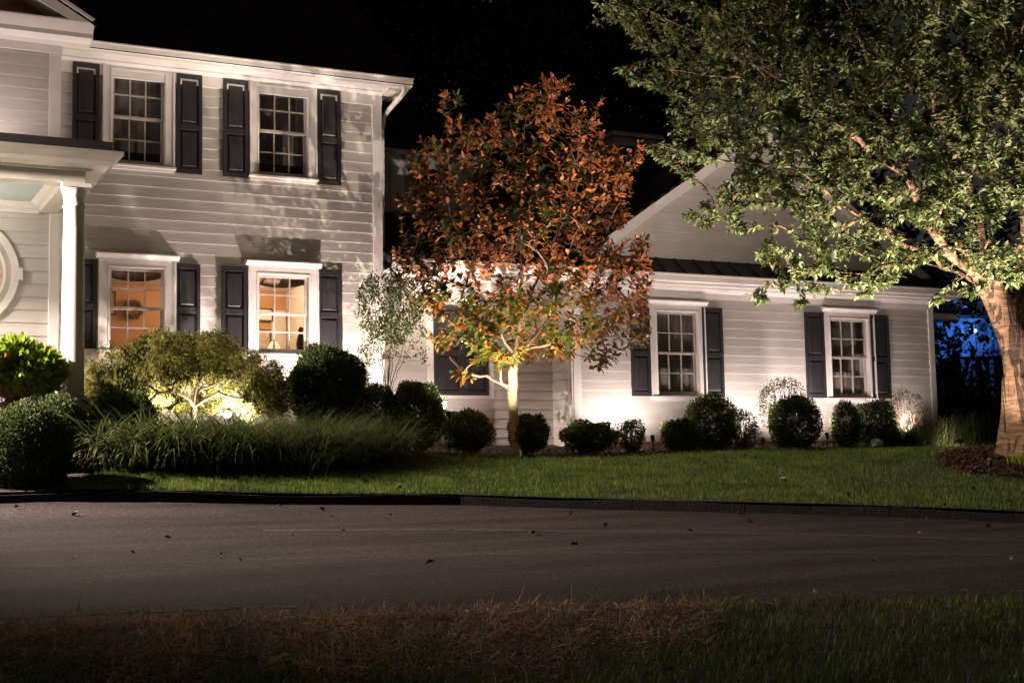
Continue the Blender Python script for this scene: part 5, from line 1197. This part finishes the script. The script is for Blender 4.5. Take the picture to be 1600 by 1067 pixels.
# mound sheet for the tree ring
nr, na = 10, 60; V = []; 
for i in range(nr+1):
    for j in range(na): aa = 2*math.pi*j/na; rr = i/nr; x, y = mc[0]+math.cos(aa)*rr*1.8, mc[1]+math.sin(aa)*rr*1.95; V.append((x, y, H1(x, y)+.125+.05*(1-rr*rr)))
Fq = [(i*na+j, i*na+(j+1)%na, (i+1)*na+(j+1)%na, (i+1)*na+j) for i in range(nr) for j in range(na)]
o = link('mulch_ring', mesh_np('mulch_ring', V, Fq), 'soil'); tag(o, kind='structure')
chips('mulch_chips', q, .15, .05, 'mulch', 'brown bark mulch round the foot of the cherry', .05)
q = np.c_[rng.uniform(8.2, 22, 22000), rng.uniform(20.55, 21.98, 22000)]
chips('bed_gravel', q, .115, .035, 'gravel', 'pale gravel and chips along the foot of the wing wall', .02)
q = in_strip(np.r_[sub(kerb, -6, 2.0, 30)]+np.array([0, .1]), np.r_[sub(kerb, -6, 2.0, 30)]+np.array([0, 2.2]), 9000)
chips('left_bed_mulch', q, .115, .04, 'mulch', 'dark mulch under the boxwood balls at the left', .02)
# fallen leaves
lf0 = None
def fallen(px_, py_, zone, s_, i, lab, grp):
    global lf0
    # walk the ray down to the ground surface
    d_ = ray(px_, py_); d_ = d_/np.linalg.norm(d_); lo = None
    for r0 in np.arange(5, 32, .05):
        p = d_*r0; g = H1(p[0], p[1])+(.15 if zone == 'lawn' else .008)
        if p[2] <= g: lo = p; break
    if lo is None: return
    if lf0 is None:
        V, Fc = leaf_arr(np.array([[-.5, 0, 0]]), np.array([[1., 0, 0]]), np.array([[0, 0, 1.]]), np.array([1.]), np.array([.55])); V[:, 2] += np.array([.0, .12, .03, .16, .10]); lf0 = mesh_np('fallen_leaf', V, Fc); lf0.materials.append(MATS['dead_leaf'])
    o = bpy.data.objects.new('fallen_leaf', lf0); COL.objects.link(o); o.location = (float(lo[0]), float(lo[1]), float(g+.012)); o.scale = (s_, s_, s_*1.3)
    o.rotation_euler = (random.uniform(-.6, .6), random.uniform(-.5, .5), random.uniform(0, 6.28)); tag(o, lab, 'leaf', grp)
LV = [(437,792,'d',.13),(503,798,'d',.16),(118,805,'d',.2),(26,794,'d',.13),(262,842,'d',.13),(456,838,'d',.12),(518,809,'d',.12),(530,828,'d',.14),(672,881,'d',.13),(890,806,'d',.2),(832,835,'d',.2),(898,853,'d',.18),(948,822,'d',.18),(1172,818,'d',.18),(1155,804,'d',.16),(1078,831,'d',.12),(1450,815,'d',.18),(1545,825,'d',.14),(1436,836,'d',.12),(208,866,'d',.11),(116,874,'d',.1),(345,868,'d',.1),(376,877,'d',.1),(1368,879,'d',.1),(1580,876,'d',.1),(700,812,'d',.1),(610,806,'d',.12),
      (571,753,'lawn',.2),(624,764,'lawn',.18),(358,759,'lawn',.12),(772,758,'lawn',.15),(470,771,'lawn',.12),(1164,713,'lawn',.2),(1180,717,'lawn',.2),(1213,712,'lawn',.18),(1285,713,'lawn',.22),(1340,757,'lawn',.2),(1412,778,'lawn',.2),(1325,774,'lawn',.2),(1520,765,'lawn',.2),(1100,726,'lawn',.2),(1475,790,'lawn',.18),(1565,800,'lawn',.18)]
for i, (a, b_, zn, s_) in enumerate(LV):
    if zn == 'd':
        w1 = 'close to the stone kerb' if b_ < 830 else 'out in the middle'; w2 = 'left half' if a < 800 else 'right half'
        fallen(a, b_, zn, s_*.62, i, 'small dead leaf %s of the asphalt drive, %s' % (w1, w2), 'dead leaves %s of the drive, %s' % (w1, w2))
    else:
        w1 = 'near the kerb' if b_ > 748 else 'by the wing bed'; fallen(a, b_, zn, s_*.55, i, 'small dark leaf on the mown lawn %s' % w1, 'dead leaves on the lawn %s' % w1)

# --- urn with chartreuse plant and lattice pot on the porch
YU_ = 18.75
ux, uz = XZ(20, 604, YU_); u0 = zfl-.042
t = empty('urn_planter', (ux, YU_, u0), 'dark fluted bronze urn at the porch edge', 'planter')
hU = uz-u0
P('bowl', MB().lathe([(.17, u0), (.18, u0+.03), (.10, u0+.06), (.09, u0+.09), (.20, u0+hU*.5), (.26, u0+hU*.8), (.33, u0+hU*.95), (.35, u0+hU), (.30, u0+hU), (.26, u0+hU*.9)], ux, YU_, 72, .03, 24), 'urn_bronze', t, True)
bush(-48, 89, 538, 612, YU_, 1900, .11, 'bright chartreuse leafy plant spilling over the dark urn', 'coleus_leaf', 0, 'potted_plant', None, .22, .35, cat='plant')
px2, pz2 = XZ(57, 598, 19.4)
t = empty('lattice_pot', (px2, 19.4, u0), 'white lattice-patterned ceramic pot behind the urn', 'pot')
hp = pz2-u0+.05
P('body', MB().lathe([(.15, u0), (.21, u0+hp*.3), (.23, u0+hp*.6), (.19, u0+hp*.92), (.17, u0+hp), (.15, u0+hp)], px2, 19.4, 36), 'ceramic_white', t, True)
lt = MB()
for k in range(14):
    for sg in (1, -1):
        pts = []
        for j in range(9): v_ = j/8; a = 2*math.pi*k/14+sg*v_*1.2; rr = np.interp(v_, [0, .3, .6, .92, 1], [.15, .21, .23, .19, .17])+.003; pts.append((px2+rr*math.cos(a), 19.4+rr*math.sin(a), u0+hp*v_))
        lt.tube(pts, .006, 4)
P('lattice', lt, 'ceramic_white', t, True)

# --- background: dark trees, neighbour's blue-lit deck
def back_tree(x, y, h, rad_, n, lab, ls=.28, lo=.25, seed=0):
    z0 = H1(x, y); t = empty('background_tree', (x, y, z0), lab, 'tree', 'dark trees behind the house')
    mb = MB().tube([(x, y, z0-.3), (x+.1, y, z0+h*.35), (x-.1, y, z0+h*.8)], [h*.022, h*.016, h*.005], 8)
    cl = []
    for k in range(16):
        a = rng.uniform(0, 6.28); r_ = rad_*rng.uniform(.2, .8); zz = z0+h*rng.uniform(lo, .93); f_ = 1-((zz-z0)/h-.5)**2*1.4; c = np.array([x+r_*f_*math.cos(a), y+r_*f_*math.sin(a), zz]); cl.append(c)
        mb.tube([(x, y, zz-h*.12), tuple(c)], [h*.006, .01], 4)
    P('trunk', mb, 'dark_bark', t)
    k = rng.integers(0, 16, n); v_ = rnd_dirs(n)*rng.random((n, 1))**.4*rad_*.42; Pp = np.array(cl)[k]+v_; L_ = ls*rng.uniform(.6, 1.3, n)
    V, Fc = leaf_arr(Pp, rnd_dirs(n), rnd_dirs(n)*.7+np.array([0, 0, .6]), L_, L_*.55, 'rhomb'); part('crown', mesh_np('crown', V, Fc), 'dark_tree_leaf', t); return t
def bt(px_, Z_, h, r_, n, lab, **k): p = dep(px_, 700, Z_); return back_tree(float(p[0]), float(p[1]), h, r_, n, lab, **k)
bt(885, 38, 12.5, 4.0, 20000, 'faintly lit round tree rising behind the magnolia', ls=.17)
bt(720, 41, 12.0, 4.2, 16000, 'dark tree behind the link roof left of the cupola', ls=.2)
bt(1020, 39, 10.6, 2.3, 9000, 'small bushy tree just above the cupola roof', ls=.17)
bt(600, 47, 21, 5.0, 26000, 'tall dark tree rising beside the main roof ridge', ls=.3)
bt(800, 55, 26, 7.5, 34000, 'tallest black tree behind the middle of the house', ls=.36)
bt(1080, 50, 22, 6.5, 26000, 'wide dark tree behind the gabled wing', ls=.32)
bt(1300, 48, 20, 6.5, 9000, 'dark tree behind the gable peak and cherry crown', ls=.32)
bt(1500, 64, 12, 6.0, 9000, 'dark tree behind the blue-lit deck', ls=.3, lo=.05)
bt(1780, 45, 15, 5.5, 9000, 'dark tree beyond the cherry trunk', ls=.3, lo=.05)
bt(1490, 38, 1.5, 2.6, 7000, 'low dark thicket past the wing corner', ls=.14, lo=.0)
bt(1570, 36, 1.4, 2.4, 7000, 'low dark thicket behind the cherry trunk', ls=.14, lo=.0)
# neighbour deck
DZ = 50.0
def dk(px_, py_, o=0.0): return dep(px_, py_, DZ+o)
dp = dk(1530, 545); dg = H1(dp[0], dp[1])
t = empty('neighbour_deck', (float(dp[0]), float(dp[1]), dg), 'raised back porch glowing blue beyond the wing corner', 'porch')
def bar(name, a, b_, w_, parent=t, mt='blue_deck'):
    P(name, MB().tube([a, b_], w_, 4), mt, parent)
zt_, zr1_, zr2_, zd_ = dk(1530, 497)[2], dk(1530, 512)[2], dk(1530, 545)[2], dk(1530, 552)[2]
base = np.array([dp[0], dp[1]])
def X_(px_): return float(dk(px_, 530)[0]), float(dk(px_, 530)[1])
for px_ in (1503, 1522, 1548, 1575, 1600):
    x, y = X_(px_); bar('post', (x, y, dg), (x, y, zt_), .09)
(x0_, y0_), (x1_, y1_) = X_(1500), X_(1610)
bar('top_beam', (x0_, y0_, zt_), (x1_, y1_, zt_), .13); bar('rail', (x0_, y0_, zr2_+.55), (x1_, y1_, zr2_+.55), .05); bar('deck_edge', (x0_, y0_, zd_-.1), (x1_, y1_, zd_-.1), .16)
for k in range(26):
    u = k/25; bar('baluster', (x0_+(x1_-x0_)*u, y0_+(y1_-y0_)*u, zd_), (x0_+(x1_-x0_)*u, y0_+(y1_-y0_)*u, zr2_+.55), .018)
bar('brace', (*X_(1503), zd_-1.5), (*X_(1518), zd_-.15), .06); bar('brace', (*X_(1548), zd_-1.5), (*X_(1530), zd_-.15), .06)
bd = np.array([y1_-y0_, -(x1_-x0_)]); bd = -bd/np.linalg.norm(bd); bd = bd if bd[1] > 0 else -bd
P('house_wall', MB().poly([(x0_+bd[0]*2.6, y0_+bd[1]*2.6, dg), (x1_+bd[0]*2.6, y1_+bd[1]*2.6, dg), (x1_+bd[0]*2.6, y1_+bd[1]*2.6, zt_+.3), (x0_+bd[0]*2.6, y0_+bd[1]*2.6, zt_+.3)], [(0, 1, 2, 3)]), 'blue_deck', t)
P('deck_floor', MB().poly([(x0_, y0_, zd_), (x1_, y1_, zd_), (x1_+bd[0]*2.6, y1_+bd[1]*2.6, zd_), (x0_+bd[0]*2.6, y0_+bd[1]*2.6, zd_)], [(0, 1, 2, 3)]), 'blue_deck', t)
for k, (px_, py_) in enumerate(((1501, 515), (1508, 519))):
    p = dk(px_, py_, .3)-np.array([0, .5, 0]); b = P('bulb', MB().lathe([(.02, p[2]-.06), (.06, p[2]), (.02, p[2]+.06)], p[0], p[1], 10), 'blue_bulb', t, True)
bt(1500, 45, 5.0, 1.6, 700, 'thin leafy sapling in front of the blue-lit deck', ls=.2, lo=.3)
p = dk(1525, 515, 1.0); lamp('deck_blue_lamp', 'POINT', tuple(map(float, p)), 130, (.06, .25, 1.0), rad=.1)
p = dk(1505, 517, -.8); lamp('string_bulb_lamp', 'POINT', tuple(map(float, p)), 60, (.06, .25, 1.0), rad=.05)

# ------------------------------------------------------------------ lamps the place has beside and around the view
lamp('porch_ceiling_lamp', 'POINT', (float(XL-2.0), 20.3, float(zct-.6)), 80, (1, .88, .74), rad=.12)
# lantern on a post by the entry walk, left of the view
lx_, ly_ = -3.2, 18.0; lz_ = H1(lx_, ly_)+2.5
t = empty('post_lantern', (lx_, ly_, lz_-2.5), 'black post lantern beside the entry walk left of the boxwoods', 'lamp')
P('post', MB().tube([(lx_, ly_, lz_-2.6), (lx_, ly_, lz_-.2)], .045, 10), 'black_metal', t)
P('cap', MB().lathe([(.16, lz_+.16), (.02, lz_+.30)], lx_, ly_, 6), 'black_metal', t); P('glass_body', MB().lathe([(.09, lz_-.18), (.13, lz_+.15)], lx_, ly_, 6), 'window_glass', t)
lamp('lantern_lamp', 'POINT', (lx_, ly_, lz_), 260, (1, .80, .62), rad=.06)

# floodlight under the porch cornice, off to the left: rakes over the lawn, the hedge tops and the drive
fx0, fy0, fz0 = XL-5.3, YP-.5, zct+.1
ef = empty('cornice_floodlight', (fx0-6, fy0-22, fz0)); ef.parent = house
P('bracket', MB().box(fx0-.05, fx0+.05, fy0+.05, YP+.3, fz0-.03, fz0+.03), 'black_metal', ef)
P('housing', MB().tube([(fx0, fy0+.06, fz0+.04), (fx0+.04, fy0-.04, fz0-.05)], [.05, .09], 12), 'black_metal', ef)
lamp('flood_lamp', 'SPOT', (fx0+.06, fy0-.10, fz0-.09), 9500, (1, .80, .70), (12, 14.2, -.3), 110, .8, .06)
# small uplight standing on the porch roof, washing the bay wall
rx, ry, rz_ = XL-1.3, 20.2, zct+.15
ru = empty('porch_roof_uplight', (rx-6, ry-22, rz_)); ru.parent = house
P('housing', MB().tube([(rx, ry, rz_), (rx, ry+.02, rz_+.10)], [.05, .06], 12), 'black_metal', ru)
lamp('bay_wash_lamp', 'SPOT', (rx, ry+.03, rz_+.14), 110, WARM, (rx, YL, ZLs-.2), 140, .8, .04)
# uplights for the cherry and the lawn-side foliage
def upxy(x, y, tx, ty, tz, e, c, size, lab): fixture(float(x), float(y), gz(x, y), float(tx), float(ty), float(tz), e, c, size, lab)
a_ = dep(1545, 700, 20.2); b_ = cp(1560, 300)
upxy(a_[0], a_[1], b_[0]+.3, b_[1], b_[2]+1.5, 520, (1, .80, .62), 110, 'uplight in the grass at the left of the cherry trunk')
a_ = dep(1690, 765, 18.0); b_ = cp(1380, 60, -1)
upxy(a_[0], a_[1], b_[0], b_[1], b_[2], 4400, (1, .80, .66), 84, 'uplight at the lawn edge right of the cherry trunk')
a_ = dep(1222, 700, 19.2); b_ = cp(1200, 90, -1.5)
fixture(float(a_[0]), float(a_[1]), gz(a_[0], a_[1]), float(b_[0]), float(b_[1]), float(b_[2]), 2900, (1, .80, .68), 145, 'low well light in the lawn under the left reach of the cherry', stake=-.13)
